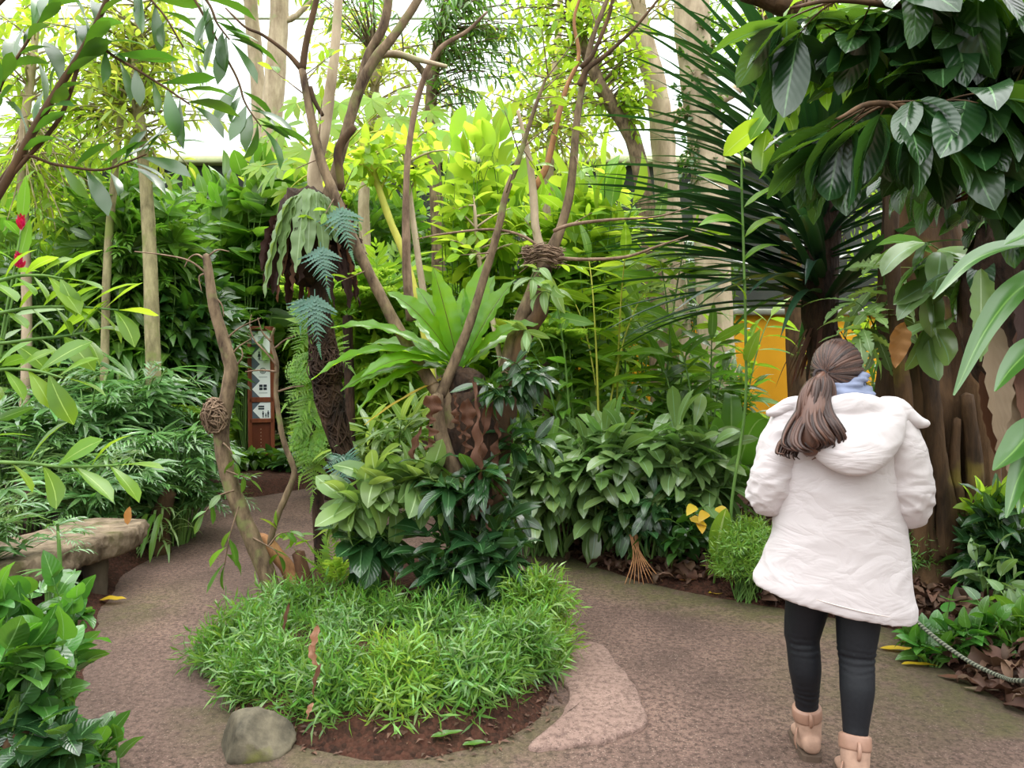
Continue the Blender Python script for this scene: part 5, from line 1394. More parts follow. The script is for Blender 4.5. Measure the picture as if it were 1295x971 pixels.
# ------------------------------------------------------------------ far shrubs in front of the dark wall
far = [
 ('dense mid-green shrub at the far left against the dark wall', -40, 330, 110, 130, 14.0, 120, 4, 45, T_spray, L_mid),
 ('drooping narrow-leaved shrub left of the pale yellowish trunk', 80, 320, 95, 120, 12.6, 120, 4, 45, T_spray, L_bright),
 ('dense dark shrub behind the yellowish young trunk', 190, 340, 90, 110, 12.8, 120, 4, 42, T_spray, L_mid),
 ('broad-leaved green shrub below the pale sill', 285, 300, 70, 90, 12.0, 90, 8, 34, T_ellip, L_mid),
 ('dark low shrub behind the signpost', 330, 440, 80, 120, 12.4, 110, 9, 26, T_ellip, L_deep),
 ('fresh green shrub under the big lobed leaves', 380, 290, 70, 90, 12.2, 90, 4, 49, T_spray, L_lime),
 ('dark leafy shrub between the crooked trunk and the nest fern', 465, 350, 80, 110, 12.0, 110, 4, 45, T_spray, L_mid),
 ('bright shrub behind the central branches under the glass', 545, 270, 85, 75, 12.6, 90, 8, 30, T_lance, L_bright),
 ('dense green shrub behind the slender pale stems', 560, 430, 90, 110, 11.4, 110, 9, 28, T_ellip, L_mid),
 ('lime shrub right of the twig nest under the glass', 720, 270, 85, 80, 13.6, 90, 8, 32, T_ellip, L_lime),
 ('mid-green shrub at the left end of the yellow wall', 665, 420, 85, 120, 10.6, 110, 9, 28, T_lance, L_mid),
 ('leafy shrub in front of the yellow wall behind the ginger canes', 775, 420, 80, 110, 10.7, 110, 9, 28, T_lance, L_bright),
 ('dark shrub under the tan and ivy trunks', 880, 360, 70, 100, 10.8, 70, 9, 26, T_lance, L_deep),
 ('open green shrub by the right end of the yellow wall', 1150, 350, 50, 90, 10.6, 40, 8, 26, T_lance, L_bright),
 ('dark shrub behind the big fluted trunk', 1230, 400, 90, 170, 9.5, 120, 9, 26, T_ellip, L_deep),
]
for lab, cx, cy_, rx, ry, Y, tips, k, Lp, tm, mt in far:
    bushpx('far_shrub', lab, 'shrub', cx, cy_, rx, ry, Y, tips, k, Lp, tm, mt, droop=.35, shell=.35)

mid = [
 ('glossy green shrub at the left edge above the bamboo palms', 10, 330, 80, 90, 8.6, 90, 8, 34, T_lance, L_mid),
 ('narrow-leaved dark shrub beside the short pale trunk', 80, 400, 80, 80, 8.8, 110, 8, 32, T_narrow, L_deep),
 ('fine-leaved shrub in front of the yellowish young trunk', 165, 300, 75, 70, 8.4, 100, 4, 52, T_spray, L_mid),
 ('dark shrub with drooping leaves left of the leaning tree', 225, 400, 70, 80, 8.8, 100, 4, 56, T_spray, L_deep),
 ('broad-leaved shrub left of the crooked trunk', 315, 270, 55, 64, 11.0, 60, 7, 40, T_ovate, L_mid),
 ('dark broad-leaved shrub above the signpost', 285, 350, 60, 60, 11.3, 70, 8, 40, T_ellip, L_deep),
 ('small dark shrub behind the leaning tree and left of the signpost', 232, 480, 52, 60, 9.0, 80, 4, 52, T_spray, L_mid),
 ('lime broad-leaved sapling left of the central bare branch', 600, 230, 60, 70, 7.8, 30, 6, 52, T_ellip, L_lime),
 ('lime broad-leaved sapling under the twig nest', 640, 330, 70, 70, 7.9, 48, 6, 50, T_ellip, L_bright),
 ('broad-leaved sapling right of the bare branches', 735, 300, 75, 60, 7.6, 50, 6, 52, T_ellip, L_bright),
 ('leafy green shrub under the nest fern fronds', 480, 420, 60, 80, 8.0, 70, 4, 59, T_spray, L_bright),
 ('low pale-leaved shrub at the far end of the path', 470, 560, 60, 60, 9.8, 80, 8, 28, T_ellip, L_mid),
 ('low green shrub at the far bend of the path behind the island', 610, 580, 60, 70, 8.2, 80, 8, 34, T_lance, L_bright),
 ('dark shade shrub below the ginger canes', 760, 560, 100, 70, 8.4, 120, 8, 34, T_lance, L_deep),
 ('dark bushy shrub left of the woman by the yellow wall', 895, 520, 66, 70, 8.6, 110, 8, 32, T_lance, L_mid),
 ('light green shrub beyond the woman in front of the yellow wall', 1000, 570, 70, 50, 9.0, 90, 8, 26, T_lance, L_bright),
 ('dark fringe of leaves left of the fluted trunk', 1095, 520, 40, 90, 8.0, 60, 8, 28, T_narrow, L_deep),
]
for lab, cx, cy_, rx, ry, Y, tips, k, Lp, tm, mt in mid:
    bushpx('shrub', lab, 'shrub', cx, cy_, rx, ry, Y, tips, k, Lp, tm, mt, droop=.35, shell=.35)

# lime ferns beyond the crooked trunk
def fern(label, px, Y, top, L, n, mat, tm, name='fern', ln_up=.9, py0=None, sp=1.0, group=None):
    b = base_at(px, Y); root = thing(name, label, 'fern', b, group)
    h = PZ(top, Y) - L * .55 if py0 is None else PZ(py0, Y)
    if h > .25:
        tb = MB(); tube(tb, [b, b + [0.02, 0, h * .5], [b[0], b[1], h]], [.06, .05, .05], 9, 4, .15); tb.build('trunk', B_root, root)
    for i in range(n):
        a = i * 2.4 + R.uniform(-.3, .3); mb = MB(); lb = LB(tm)
        lb.add(np.array([b[0], b[1], max(h, b[2] + .05)]), (math.cos(a) * sp, math.sin(a) * sp, ln_up * R.uniform(.35, 1.2)), (0, 0, 1), L * R.uniform(.8, 1.1)); lb.into(mb); mb.build('frond', mat, root)
    return root
t = thing('fern', 'lime green fern hanging between the signpost and the crooked trunk', 'fern', base_at(404, 5.7))
tb = MB(); tube(tb, [base_at(404, 5.7)] + pp([(402, 620), (400, 500), (400, 400)], 5.7), [.05, .045, .04, .03], 9, 4, .2); tb.build('trunk', B_root, t)
for bx, by, tx, ty, L in ((402, 395, 366, 425, .30), (402, 410, 368, 455, .30), (402, 440, 370, 490, .30), (402, 470, 364, 505, .32), (404, 480, 372, 545, .36), (402, 510, 368, 560, .34), (404, 520, 384, 590, .36), (402, 545, 374, 610, .32), (404, 560, 392, 640, .36), (404, 380, 374, 395, .26), (410, 430, 448, 470, .3), (406, 400, 392, 460, .30), (404, 450, 386, 520, .32)):
    mb = MB(); lb = LB(T_blue + T_fern[:1]); a = P(bx, by, 5.68); b_ = P(tx, ty, 5.45); lb.add(a, b_ - a, (-.2, -1, .4), L * 1.15); lb.into(mb); mb.build('frond', L_fern, t)
fern('lime green fern left of the signpost behind the leaning tree', 250, 8.4, 500, .45, 12, L_fern, T_fern, py0=545)
fern('tall lime fern between the crooked trunk and the nest fern', 440, 7.4, 360, .75, 14, L_fern, T_fern, py0=400)
fern('low fern at the right foot of the signpost', 415, 8.8, 560, .6, 12, L_fern, T_fern, py0=580)
fern('small fern right of the forked trunk below the twig nest', 690, 7.0, 430, .6, 12, L_fern, T_fern, py0=460)

# broad-leaved ground cover round the signpost
for lab, cx, cy_, rx, ry, Y, tips, k, Lp, tm, mt in (
 ('low ground cover of round leaves at the left foot of the signpost', 295, 588, 44, 24, 10.1, 70, 5, 15, T_heart, L_mid),
 ('low ground cover of round leaves at the right foot of the signpost', 378, 590, 44, 22, 10.2, 60, 5, 16, T_heart, L_deep),
 ('strappy green plant right of the signpost', 392, 545, 36, 40, 11.3, 24, 5, 36, T_bigl, L_pale),
 ('big yellow-green leaves left of the signpost', 300, 525, 14, 40, 11.4, 10, 4, 46, T_ellip, L_bright)):
    bushpx('ground_plant', lab, 'plant', cx, cy_, rx, ry, Y, tips, k, Lp, tm, mt, droop=.3)
# ------------------------------------------------------------------ bamboo palms round the bench
def palm(label, px, Y, top, n, Lp, mat=L_bamb, tm=None, spread=1.0, base=None, name='bamboo_palm', lean=(0, 0)):
    b = base_at(px, Y) if base is None else np.asarray(base); s = Y / F_PX; root = thing(name, label, 'palm', b)
    lb, st, fo = LB(tm or (T_bamb + T_palm)), MB(), MB(); H = PZ(top, Y)
    for i in range(n):
        a = R.uniform(0, 6.28); rr = R.uniform(.1, 1) ** .7 * spread * .55
        hh = b[2] + (H - b[2]) * R.uniform(.35, 1.0)
        e = np.array([b[0] + math.cos(a) * rr + lean[0] * hh, b[1] + math.sin(a) * rr * .8 + lean[1] * hh, hh])
        q = b + np.array([math.cos(a) * .12, math.sin(a) * .12, 0]); path = bez(q, np.array([q[0], q[1], hh * .9]) * .6 + e * .4 + [0, 0, .1], e, 8)
        tube(st, path, [.010, .006], 5, 1, cap=False)
        for j in (7, 6, 5, 4):
            if R.random() < .25: continue
            an = R.uniform(0, 6.28) if j < 7 else a
            lb.add(path[j], (math.cos(an) + .5 * math.cos(a), math.sin(an) + .5 * math.sin(a) - .25, R.uniform(-.15, .5)), np.array([0, -.2, 1]) + R.normal(size=3) * .2, Lp * s * R.uniform(.75, 1.2))
    lb.into(fo); st.build('canes', B_green, root); fo.build('foliage', mat, root)
    return root
palm('bamboo palm at the left edge behind the bench', 20, 6.4, 500, 34, 58)
palm('bamboo palm with grassy leaflets behind the middle of the bench', 105, 6.9, 480, 40, 56)
palm('tallest bamboo palm behind the right end of the bench', 165, 7.4, 462, 44, 56)
palm('bamboo palm at the path edge past the right end of the bench', 215, 6.7, 535, 40, 48, spread=.8)
palm('bamboo palm farther along the path beside the leaning tree', 222, 7.8, 520, 34, 44, spread=.7)
palm('drooping bamboo palm at the left edge above the near bush', -45, 4.4, 560, 20, 66, spread=.7)
palm('narrow-leaved plant at the left end of the bench', 48, 3.6, 640, 5, 46, spread=.25)
t = palm('bamboo palm of pale drooping leaflets low behind the bench', 75, 6.3, 560, 26, 56, L_silver)

palm('small bamboo palm overhanging the path beyond the mossy stump', 225, 6.9, 580, 30, 46, spread=.6)
palm('low bamboo palm right behind the bench slab', 130, 6.1, 590, 26, 50, spread=.7)
# grassy blades arching above the bamboo palms
t = thing('arching_grass', 'tuft of long arching grass blades above the bamboo palms', 'grass plant', base_at(150, 8.2))
fo = MB()
for i in range(70):
    a = R.uniform(0, 6.28); strap(fo, P(150 + R.uniform(-25, 25), 520, 8.2 + R.uniform(-.2, .2)), (math.cos(a) * .7, math.sin(a) * .6, 1.0), R.uniform(.7, 1.25), .028, 1.5, w_strap, 10, 2, .3, stiff=1.5)
st = MB(); b = base_at(150, 8.2); tube(st, [b, P(150, 560, 8.2), P(150, 515, 8.2)], [.1, .09, .08], 9, 3, .15); st.build('stem', B_dark, t)
fo.build('foliage', L_pale, t)

# stump with dry leaves by the bench end
t = thing('mossy_stump', 'dark mossy stump with spiky leaf tufts at the right end of the bench', 'stump', base_at(200, 6.35))
limb(t, [base_at(200, 6.35)] + pp([(200, 670), (206, 645), (214, 622)], 6.35), [.09, .075, .07, .06], B_dark, 'stump', 12, 4, .3)
fo = MB()
for i in range(44):
    a = R.uniform(0, 6.28); strap(fo, P(204 + R.uniform(-16, 16), R.uniform(640, 690), 6.3), (math.cos(a), math.sin(a) - .3, .6), R.uniform(.2, .36), .02, 1.8, w_strap, 8, 2, .3)
fo.build('foliage', L_pale, t)
fo = MB()
for dx, L in ((0, .36), (-10, .30), (8, .4)): strap(fo, P(196 + dx, 650, 6.1), (R.uniform(-.2, .3), -.5, -.1), L, .05, 2.4, w_strap, 10, 2, .3, stiff=.6)
fo.build('hanging_leaves', L_strapg, t)

# ------------------------------------------------------------------ bright two-ranked shoots reaching in from the left
def canes(label, root_px, Y, items, L, tm, mat, name='ginger_shoots', smat=B_green, cat='plant', base=None, fwd=.75, sp=.75, droop=.05, two=True, side=(0, .35, 1), base_dx=0):
    b = np.array([PX(root_px, Y), Y, 0.0]); b[2] = ground_z(b[0], b[1]) - .02
    root = thing(name, label, cat, b)
    for it in items:
        pts, n, r, st0 = it
        path = smooth_path([b + [R.uniform(-.05, .05), 0, 0]] + pp(pts, Y), 8)
        st, lb, fo = MB(), LB(tm), MB(); tube(st, path, [r * 1.2, r, r * .5], 6, 1, cap=False)
        c = st.build('cane', smat, root)
        leafy(lb, path, n, L, start=st0, spread=sp, fwd=fwd, droop=droop, two=two, side=side, jit=.22, upj=.3)
        lb.into(fo); fo.build('foliage', mat, c)
    return root
canes('bright green leafy shoots reaching in from the left edge at mid height', -170, 3.0, [
    ([(-120, 520), (-60, 420), (20, 392), (90, 388), (150, 392)], 11, .008, .55), ([(-120, 540), (-60, 450), (20, 432), (80, 425), (110, 420)], 8, .008, .55),
    ([(-110, 480), (-50, 380), (10, 352), (50, 348), (80, 352)], 9, .008, .5)], .19, T_obl, L_bright)
canes('bright green drooping shoots at the left edge below the upper ones', -150, 2.8, [
    ([(-100, 640), (-60, 590), (20, 585), (80, 590), (150, 588)], 7, .008, .55), ([(-110, 590), (-70, 500), (-10, 470), (40, 468), (80, 478)], 8, .008, .5)], .19, T_obl, L_bright)
canes('dark leafed branch hanging down at the upper left corner', -200, 2.3, [
    ([(-110, 420), (-30, 290), (10, 225), (45, 160), (75, 110), (105, 62), (135, 0), (150, -60)], 26, .012, .42), ([(-60, 330), (10, 228), (75, 150), (110, 60), (150, 75), (200, 105), (240, 132)], 16, .006, .52),
    ([(-60, 340), (-20, 262), (25, 200), (70, 208), (125, 215), (160, 205), (185, 195)], 12, .005, .58), ([(-80, 300), (-20, 180), (0, 110), (30, 60), (60, 10)], 15, .006, .45)], .17, variants(4, wf=w_obl, W=.29, nseg=5, ncol=2, fold=.2, droop=.6), L_deep, 'overhanging_shrub', B_dark, 'shrub')
canes('long leaved twig crossing the white glass at the upper left', -230, 2.6, [
    ([(-120, 300), (-40, 60), (60, -40), (150, -30), (200, 10), (232, 60)], 12, .006, .6), ([(-100, 200), (0, -60), (150, -60), (250, -10), (275, 30), (290, 50)], 12, .006, .66), ([(-40, 100), (80, -80), (200, -60), (290, 80), (310, 130), (330, 160)], 10, .005, .72)], .17, variants(4, wf=w_obl, W=.27, nseg=5, ncol=2, fold=.2, droop=.6), L_deep, 'overhanging_shrub', B_dark, 'shrub')

# red flowers
for lab, x, y, Y in (('red flower spike at the left edge above the bright shoots', 27, 282, 5.2), ('smaller red flower just below the first at the left edge', 24, 330, 5.2)):
    c = P(x, y, Y); b = np.array([c[0] - .3, c[1], ground_z(c[0] - .3, c[1])]); t = thing('red_ginger', lab, 'flower', b)
    st = MB(); tube(st, [b, b * .5 + c * .5 + [-.05, 0, .1], c - [0, 0, .05]], [.010, .008, .006], 6, 6); st.build('stem', B_green, t)
    lb, fo = LB(variants(2, wf=w_ovate, W=.6, nseg=3, droop=.2)), MB()
    for i in range(26):
        q = i / 26; a = i * 2.4; lb.add(c + np.array([0, 0, -.05 + .10 * q]), (math.cos(a), math.sin(a), 1.2), (math.cos(a), math.sin(a), -.3), .06 * (1.1 - q * .6))
    lb.into(fo); fo.build('bracts', L_red, t)
    lb, fo = LB(T_lance), MB()
    leafy(lb, bez(b, b * .5 + c * .5 + [-.05, 0, .1], c, 10), 9, .30, start=.3, droop=.2); lb.into(fo); fo.build('foliage', L_mid, t)

# ------------------------------------------------------------------ near bush at the lower left
def broadbush(label, cx, cy_, rx, ry, Y, tips, k, Lp, mat, tm=T_ovate, **kw):
    return bushpx('broadleaf_bush', label, 'shrub', cx, cy_, rx, ry, Y, tips, k, Lp, tm, mat, B_green, shell=.5, spread=.9, **kw)
T_ovb = variants(5, wf=w_ovate, W=.62, nseg=8, ncol=4, fold=.2, droop=.7, wave=.02)
L_near = leaf_mat('near_bush_leaf', srgb(76, 134, 56), srgb(120, 196, 50), .27, .34, .32, vein=srgb(120, 164, 90), veinw=.025, ribs=7, spec=.8)
broadbush('near broad-leaved bush at the lower left edge of the path', 10, 830, 85, 85, 2.75, 46, 6, 52, L_near, T_ovb, droop=.3)
broadbush('lower part of broad-leaved planting, dark leaves in the bottom left corner', 20, 930, 80, 50, 2.6, 26, 6, 56, L_dark, T_ovb, droop=.4)
broadbush('bright leafy top of a bush rising just in front of the bench', 65, 765, 40, 26, 3.0, 14, 5, 46, L_near, T_ovb, droop=.2)
broadbush('small creeping plant on the path edge at the bottom left', 112, 948, 26, 18, 2.85, 10, 4, 40, L_near, T_ovb, droop=.1)
t = thing('fallen_branch', 'dark fallen branch lying in the bottom left corner', 'branch', P(20, 955, 2.6)); limb(t, pp([(-40, 975), (0, 950), (34, 925)], 2.6), [.03, .028, .022], B_dark, 'branch', 8, 4, .2)
# ------------------------------------------------------------------ ginger canes right of the island
T_ging = variants(4, wf=w_lance, W=.24, nseg=5, ncol=2, fold=.2, droop=.7)
def ginger(label, px, Y, tops, L, mat, smat=B_green, n=13, st0=.35, r=.012):
    b = base_at(px, Y); root = thing('ginger_plant', label, 'plant', b)
    for (tx, ty, sd) in tops:
        e = P(tx, ty, Y + R.uniform(-.3, .3)); q = b + np.array([(R.random() - .5) * .3, (R.random() - .5) * .3, 0])
        path = bez(q, np.array([q[0] * .75 + e[0] * .25, q[1], e[2] * .8]), e, 14)
        st, lb, fo = MB(), LB(T_ging), MB(); tube(st, path, [r, r * .8, r * .4], 6, 1, cap=False); c = st.build('cane', smat, root)
        an = R.uniform(0, PI); leafy(lb, path, n, L, start=st0, spread=.85, fwd=.45, droop=.18, two=True, side=(math.cos(an), math.sin(an) * .6, 0), jit=.25)
        lb.into(fo); fo.build('foliage', mat, c)
    return root
ginger('tall ginger canes with lime leaves right of the twig nest', 760, 7.6, [(720, 235, 1), (765, 215, 1), (800, 260, 1), (745, 300, 1), (690, 280, 1)], .52, L_lime, B_green)
ginger('ginger canes with a yellow stalk beside the forked trunk', 770, 6.9, [(728, 385, 1), (745, 330, 1), (790, 330, 1), (815, 370, 1)], .46, L_bright, B_stalk)
ginger('ginger canes close behind the forked trunk', 715, 6.7, [(690, 420, 1), (700, 370, 1), (670, 440, 1), (720, 440, 1)], .42, L_mid, B_green)
ginger('ginger canes in front of the ivy clad trunk', 850, 7.2, [(835, 330, 1), (870, 300, 1), (890, 380, 1), (815, 420, 1)], .45, L_bright, B_green)
ginger('low ginger canes left of the tall thin cane', 880, 6.9, [(860, 440, 1), (900, 430, 1), (840, 470, 1), (915, 470, 1)], .40, L_mid, B_green)
ginger('pale silvery leafed canes between the branches and the spiky palm', 800, 8.2, [(775, 280, 1), (830, 290, 1), (800, 340, 1), (760, 370, 1)], .48, L_pale, B_green)
ginger('ginger canes in front of the yellow wall left of the woman', 935, 8.6, [(905, 420, 1), (950, 440, 1), (975, 400, 1)], .42, L_bright, B_green)
ginger('green canes beyond the woman in front of the yellow wall', 1060, 9.4, [(1075, 400, 1), (1100, 420, 1), (1040, 430, 1)], .4, L_bright, B_green)

# tall thin cane in front
t = thing('tall_cane', 'single tall thin cane with lime leaves in pairs, left of the woman', 'plant', base_at(922, 5.2))
pa = np.array(pp([(922, 720), (918, 640), (908, 520), (895, 420), (888, 300), (886, 215), (886, 190)], 5.2)); pa = np.array(pp([(928, 705), (924, 640), (912, 560), (948, 420)], 5.2))[:1].tolist() + pp([(925, 640), (942, 520), (943, 420), (940, 300), (938, 215), (943, 165), (950, 140)], 5.2)
st, lb, fo = MB(), LB(T_bigl), MB(); path = smooth_path(pa, 8); tube(st, path, [.012, .009, .006], 7, 1); st.build('cane', B_green, t)
for x, y, dx, dz, L in ((940, 240, -1, .25, .34), (940, 285, -1, .12, .34), (942, 212, -.55, .75, .24), (943, 195, 1.0, .1, .20), (940, 330, .7, .5, .26), (942, 300, .8, .6, .3), (943, 450, -.7, .35, .24), (944, 460, .1, .9, .26), (948, 160, .35, .7, .2), (941, 262, .75, .55, .3), (943, 380, -.4, .5, .2)):
    lb.add(P(x, y, 5.2), (dx, -.35, dz), (0, -.5, .8), L)
lb.into(fo); fo.build('foliage', L_bright, t)

# ------------------------------------------------------------------ the broad bush in the middle right
T_bb = variants(5, wf=w_obl, W=.29, nseg=7, ncol=2, fold=.2, droop=.8)
def cbush(label, px, Y, cy_, rx, ry, n, L, mat, tm=T_bb, k=7):
    b = base_at(px, Y); s = Y / F_PX; root = thing('broadleaf_bush', label, 'shrub', b); lb, st, fo = LB(tm), MB(), MB(); c = P(px, cy_, Y)
    for i in range(n):
        d = unit_rand(); d[2] = d[2] * .9 + .15; d = nrm(d) * R.uniform(.55, 1); e = c + d * np.array([rx * s, rx * s * .8, ry * s]); e[2] = max(e[2], .25)
        q = b + np.array([R.uniform(-.2, .2), R.uniform(-.15, .15), 0]); path = bez(q, (q + e) / 2 + [0, 0, .25], e, 8); tube(st, path, [.010, .005], 5, 1, cap=False)
        leafy(lb, path, k, L, start=.72, spread=.9, fwd=.35, droop=.35, upj=.25, jit=.3)
    lb.into(fo); st.build('stem', B_green, root); fo.build('foliage', mat, root)
    return root
cbush('pale sheened bush at the right edge of the far path bend', 690, 6.3, 610, 62, 56, 34, .36, L_silver)
cbush('broad-leaved bush in the middle of the right bed', 775, 6.1, 600, 66, 66, 44, .38, L_silver)
cbush('broad-leaved bush left of the woman with drooping dark leaves', 865, 6.0, 600, 62, 64, 40, .38, L_silver)
cbush('taller pale-leaved bush behind the middle of the right bed', 730, 7.0, 560, 70, 50, 40, .32, L_pale)
cbush('light green bush at the back of the right bed near the yellow wall', 850, 7.0, 550, 70, 46, 40, .32, L_mid)
cbush('low dark leaved bush beneath the silver bushes', 820, 5.8, 655, 60, 34, 30, .24, L_dark)

# large paddle leaves left of the woman
t = thing('paddle_plant', 'large paddle-leaved plant just left of the woman', 'plant', base_at(930, 6.3))
for x, y, yy, L, W, up in ((905, 505, 5.9, .8, .22, .3), (955, 520, 6.0, .8, .24, .3), (890, 560, 5.7, .75, .20, .3), (950, 580, 5.7, .7, .22, .2), (925, 480, 6.3, .9, .22, .3), (975, 560, 6.1, .7, .2, .3)):
    c0 = P(925, 640, 6.2); tip = P(x, y, yy); d = nrm(nrm(tip - c0) + [0, 0, up])
    st = MB(); tube(st, [base_at(930, 6.3), c0, c0 + d * .15], [.014, .012, .01], 6, 4); lf_ = st.build('leaf_stalk', B_green, t)
    mb = MB(); strap(mb, c0 + d * .13, d, L, W, 1.1, w_ellip, 16, 6, .2, .015, 5, R.uniform(-.3, .3), up=(0, -.4, 1)); mb.build('leaf_blade', L_mid, lf_)

t = climber('yellowing_plant', 'low plant with several yellow leaves at the path edge left of the fine fern', [(880, 672, 34, 26, 12), (865, 690, 20, 18, 5)], 5.5, .13, T_ovate, L_deep, 5)
lb, fo = LB(T_ovate), MB()
for x, y in ((880, 640), (895, 648), (872, 655), (886, 660), (905, 642)): lb.add(P(x, y, 5.25), (R.uniform(-1, 1), -.6, -.2), (0, -.6, .8), .13)
lb.into(fo); fo.build('yellow_leaves', L_yellow, t)
t = thing('paddle_seedling', 'single upright ribbed green leaf beside the fine-leaved fern shrub', 'plant', base_at(905, 5.3))
mb = MB(); strap(mb, P(905, 706, 5.2), (.12, -.1, 1), .36, .15, .5, w_ellip, 14, 6, .15, .02, 5, up=(0, -1, .2)); mb.build('leaf_blade', leaf_mat('ribbed_leaf', srgb(126, 176, 62), srgb(190, 224, 70), .4, .1, .5, vein=srgb(190, 210, 130), ribs=9), t)
st = MB(); tube(st, [base_at(905, 5.3), P(905, 720, 5.22), P(905, 704, 5.2)], .008, 6, 3); st.build('leaf_stalk', B_green, t)
needle_bush('fine feathery lime shrub at the path edge left of the woman', 948, 712, 46, 54, 5.1, 440, L_needle2, .13, T_shoot, 'feathery_shrub')
needle_bush('fine feathery green shrub at the foot of the fluted trunk, right of the woman', 1150, 700, 36, 52, 5.0, 300, L_needle, .14, T_shoot, 'feathery_shrub')
t = thing('dry_stalks', 'bunch of reddish dry stalks leaning on the bed edge under the broad bush', 'stalks', base_at(808, 5.6))
for i in range(9):
    mb = MB(); tube(mb, [P(800 + R.uniform(-6, 6), 676, 5.65), P(800 + i * 2, 708, 5.55), P(790 + i * 6, 738 + R.uniform(-4, 3), 5.45)], [.004, .005, .003], 5, 4); mb.build('stalk', B_red, t)

# ------------------------------------------------------------------ spiky palm
t = thing('spiky_palm', 'huge spiky palm with dark strap leaves fanning to the upper left', 'palm', base_at(1044, 6.2))
limb(t, pp([(1044, 620), (1042, 500), (1040, 430), (1038, 380), (1040, 300), (1040, 180)], 6.2), [.16, .13, .12, .14, .14, .10], B_root, 'trunk', 14, 5, .2)
STRAP_TIPS = []
for i in range(230):
    q = R.random(); c0 = P(1040 + R.uniform(-6, 6), 395 - 215 * q, 6.2 + R.uniform(-.06, .06)); a = R.uniform(0, 2 * PI) if i % 3 else R.uniform(2.3, 4.3)
    el = R.uniform(-.05, .60) + .8 * q ** 1.5
    d = np.array([math.cos(a) * math.cos(el), math.sin(a) * math.cos(el), math.sin(el)])
    mb = MB(); strap(mb, c0 + d * .06, d, R.uniform(1.5, 2.15), R.uniform(.065, .10), R.uniform(.25, .75), lambda t: np.clip(t * 4 + .5, 0, 1) * np.clip((1 - t) * 2.2, 0, 1) ** .8, 10, 2, .42, 0, 1, R.uniform(-.3, .3), stiff=1.7)
    if i < 100: mb.build('strap_leaf', L_strap, t)
    else: STRAP_TIPS.append(mb)
mb = MB()
for m_ in STRAP_TIPS: mb.merge(m_)
tag(mb.build('strap_leaves', L_strap, t), kind='stuff')
mb = MB()
for i in range(34):
    a = R.uniform(0, 6.28); strap(mb, P(1040, R.uniform(390, 430), 6.2), (math.cos(a), math.sin(a), -.1), R.uniform(.4, .7), .03, 2.6, w_strap, 8, 2, .3, stiff=.7)
tag(mb.build('hanging_dead_leaves', L_brown, t), kind='stuff')

# ------------------------------------------------------------------ fluted trunk
t = thing('fluted_tree', 'massive dark fluted tree trunk with root flares behind the woman at right', 'tree', base_at(1195, 5.3))
tk = MB(); n_ = 60; zs = np.concatenate([np.linspace(-.05, .6, 16), np.linspace(.65, 5.2, 60)]); V = []
ax = lambda z_: np.array([np.interp(z_, [0, 1.5, 2.8, 5.2], [PX(1197, 5.3), PX(1190, 5.3), PX(1160, 5.3), PX(1150, 5.3)]), 5.35])
for z_ in zs:
    r = np.interp(z_, [-.05, .1, .5, 1.0, 1.6, 2.6, 5.2], [.66, .56, .46, .40, .36, .23, .21]); am = np.interp(z_, [0, .5, 1.5, 2.6], [.34, .24, .16, .08])
    for k in range(n_):
        a = 2 * PI * k / n_; f = abs(math.sin(a * 3.5 + .35 * math.sin(z_ * 2.1) + .6 * mnoise.noise(Vector((math.cos(a), math.sin(a), z_ * .7))))) ** .7
        rr = r * (1 - am + am * 1.5 * f) * (1 + .10 * mnoise.noise(Vector((math.cos(a) * 2, math.sin(a) * 2, z_ * 2.4)))); V.append((*(ax(z_) + rr * np.array([math.cos(a), math.sin(a)])), z_ + t.location[2]))
F2 = np.array([[i * n_ + k, i * n_ + (k + 1) % n_, (i + 1) * n_ + (k + 1) % n_, (i + 1) * n_ + k] for i in range(len(zs) - 1) for k in range(n_)])
tk.add(np.array(V), F2); tk.build('trunk', B_ficus, t)
for q, rr in (([(1165, 705), (1160, 640), (1150, 560), (1140, 470), (1132, 380), (1128, 300), (1130, 205), (1135, 100)], .05), ([(1192, 700), (1196, 640), (1185, 580), (1180, 520), (1172, 440), (1170, 330)], .06), ([(1215, 700), (1230, 650), (1232, 590), (1222, 500)], .06), ([(1180, 708), (1172, 660), (1176, 600)], .05), ([(1205, 690), (1212, 640), (1206, 590), (1210, 530)], .04)):
    limb(t, pp(q, 4.88), [rr * 1.4, rr, rr * .9, rr * .7], B_ficus, 'aerial_root', 10, 6, .2, rr * 100)
limb(t, pp([(1150, 150), (1112, 112), (1085, 92), (1060, 60), (1040, 30), (990, 5), (940, -10)], 5.0), [.14, .13, .12, .11, .09, .07, .06], B_ficus, 'branch', 12, 6, .2, 4)
limb(t, pp([(1150, 140), (1170, 60), (1200, -20)], 5.2), [.14, .12, .10], B_ficus, 'branch', 12, 6, .2, 4)

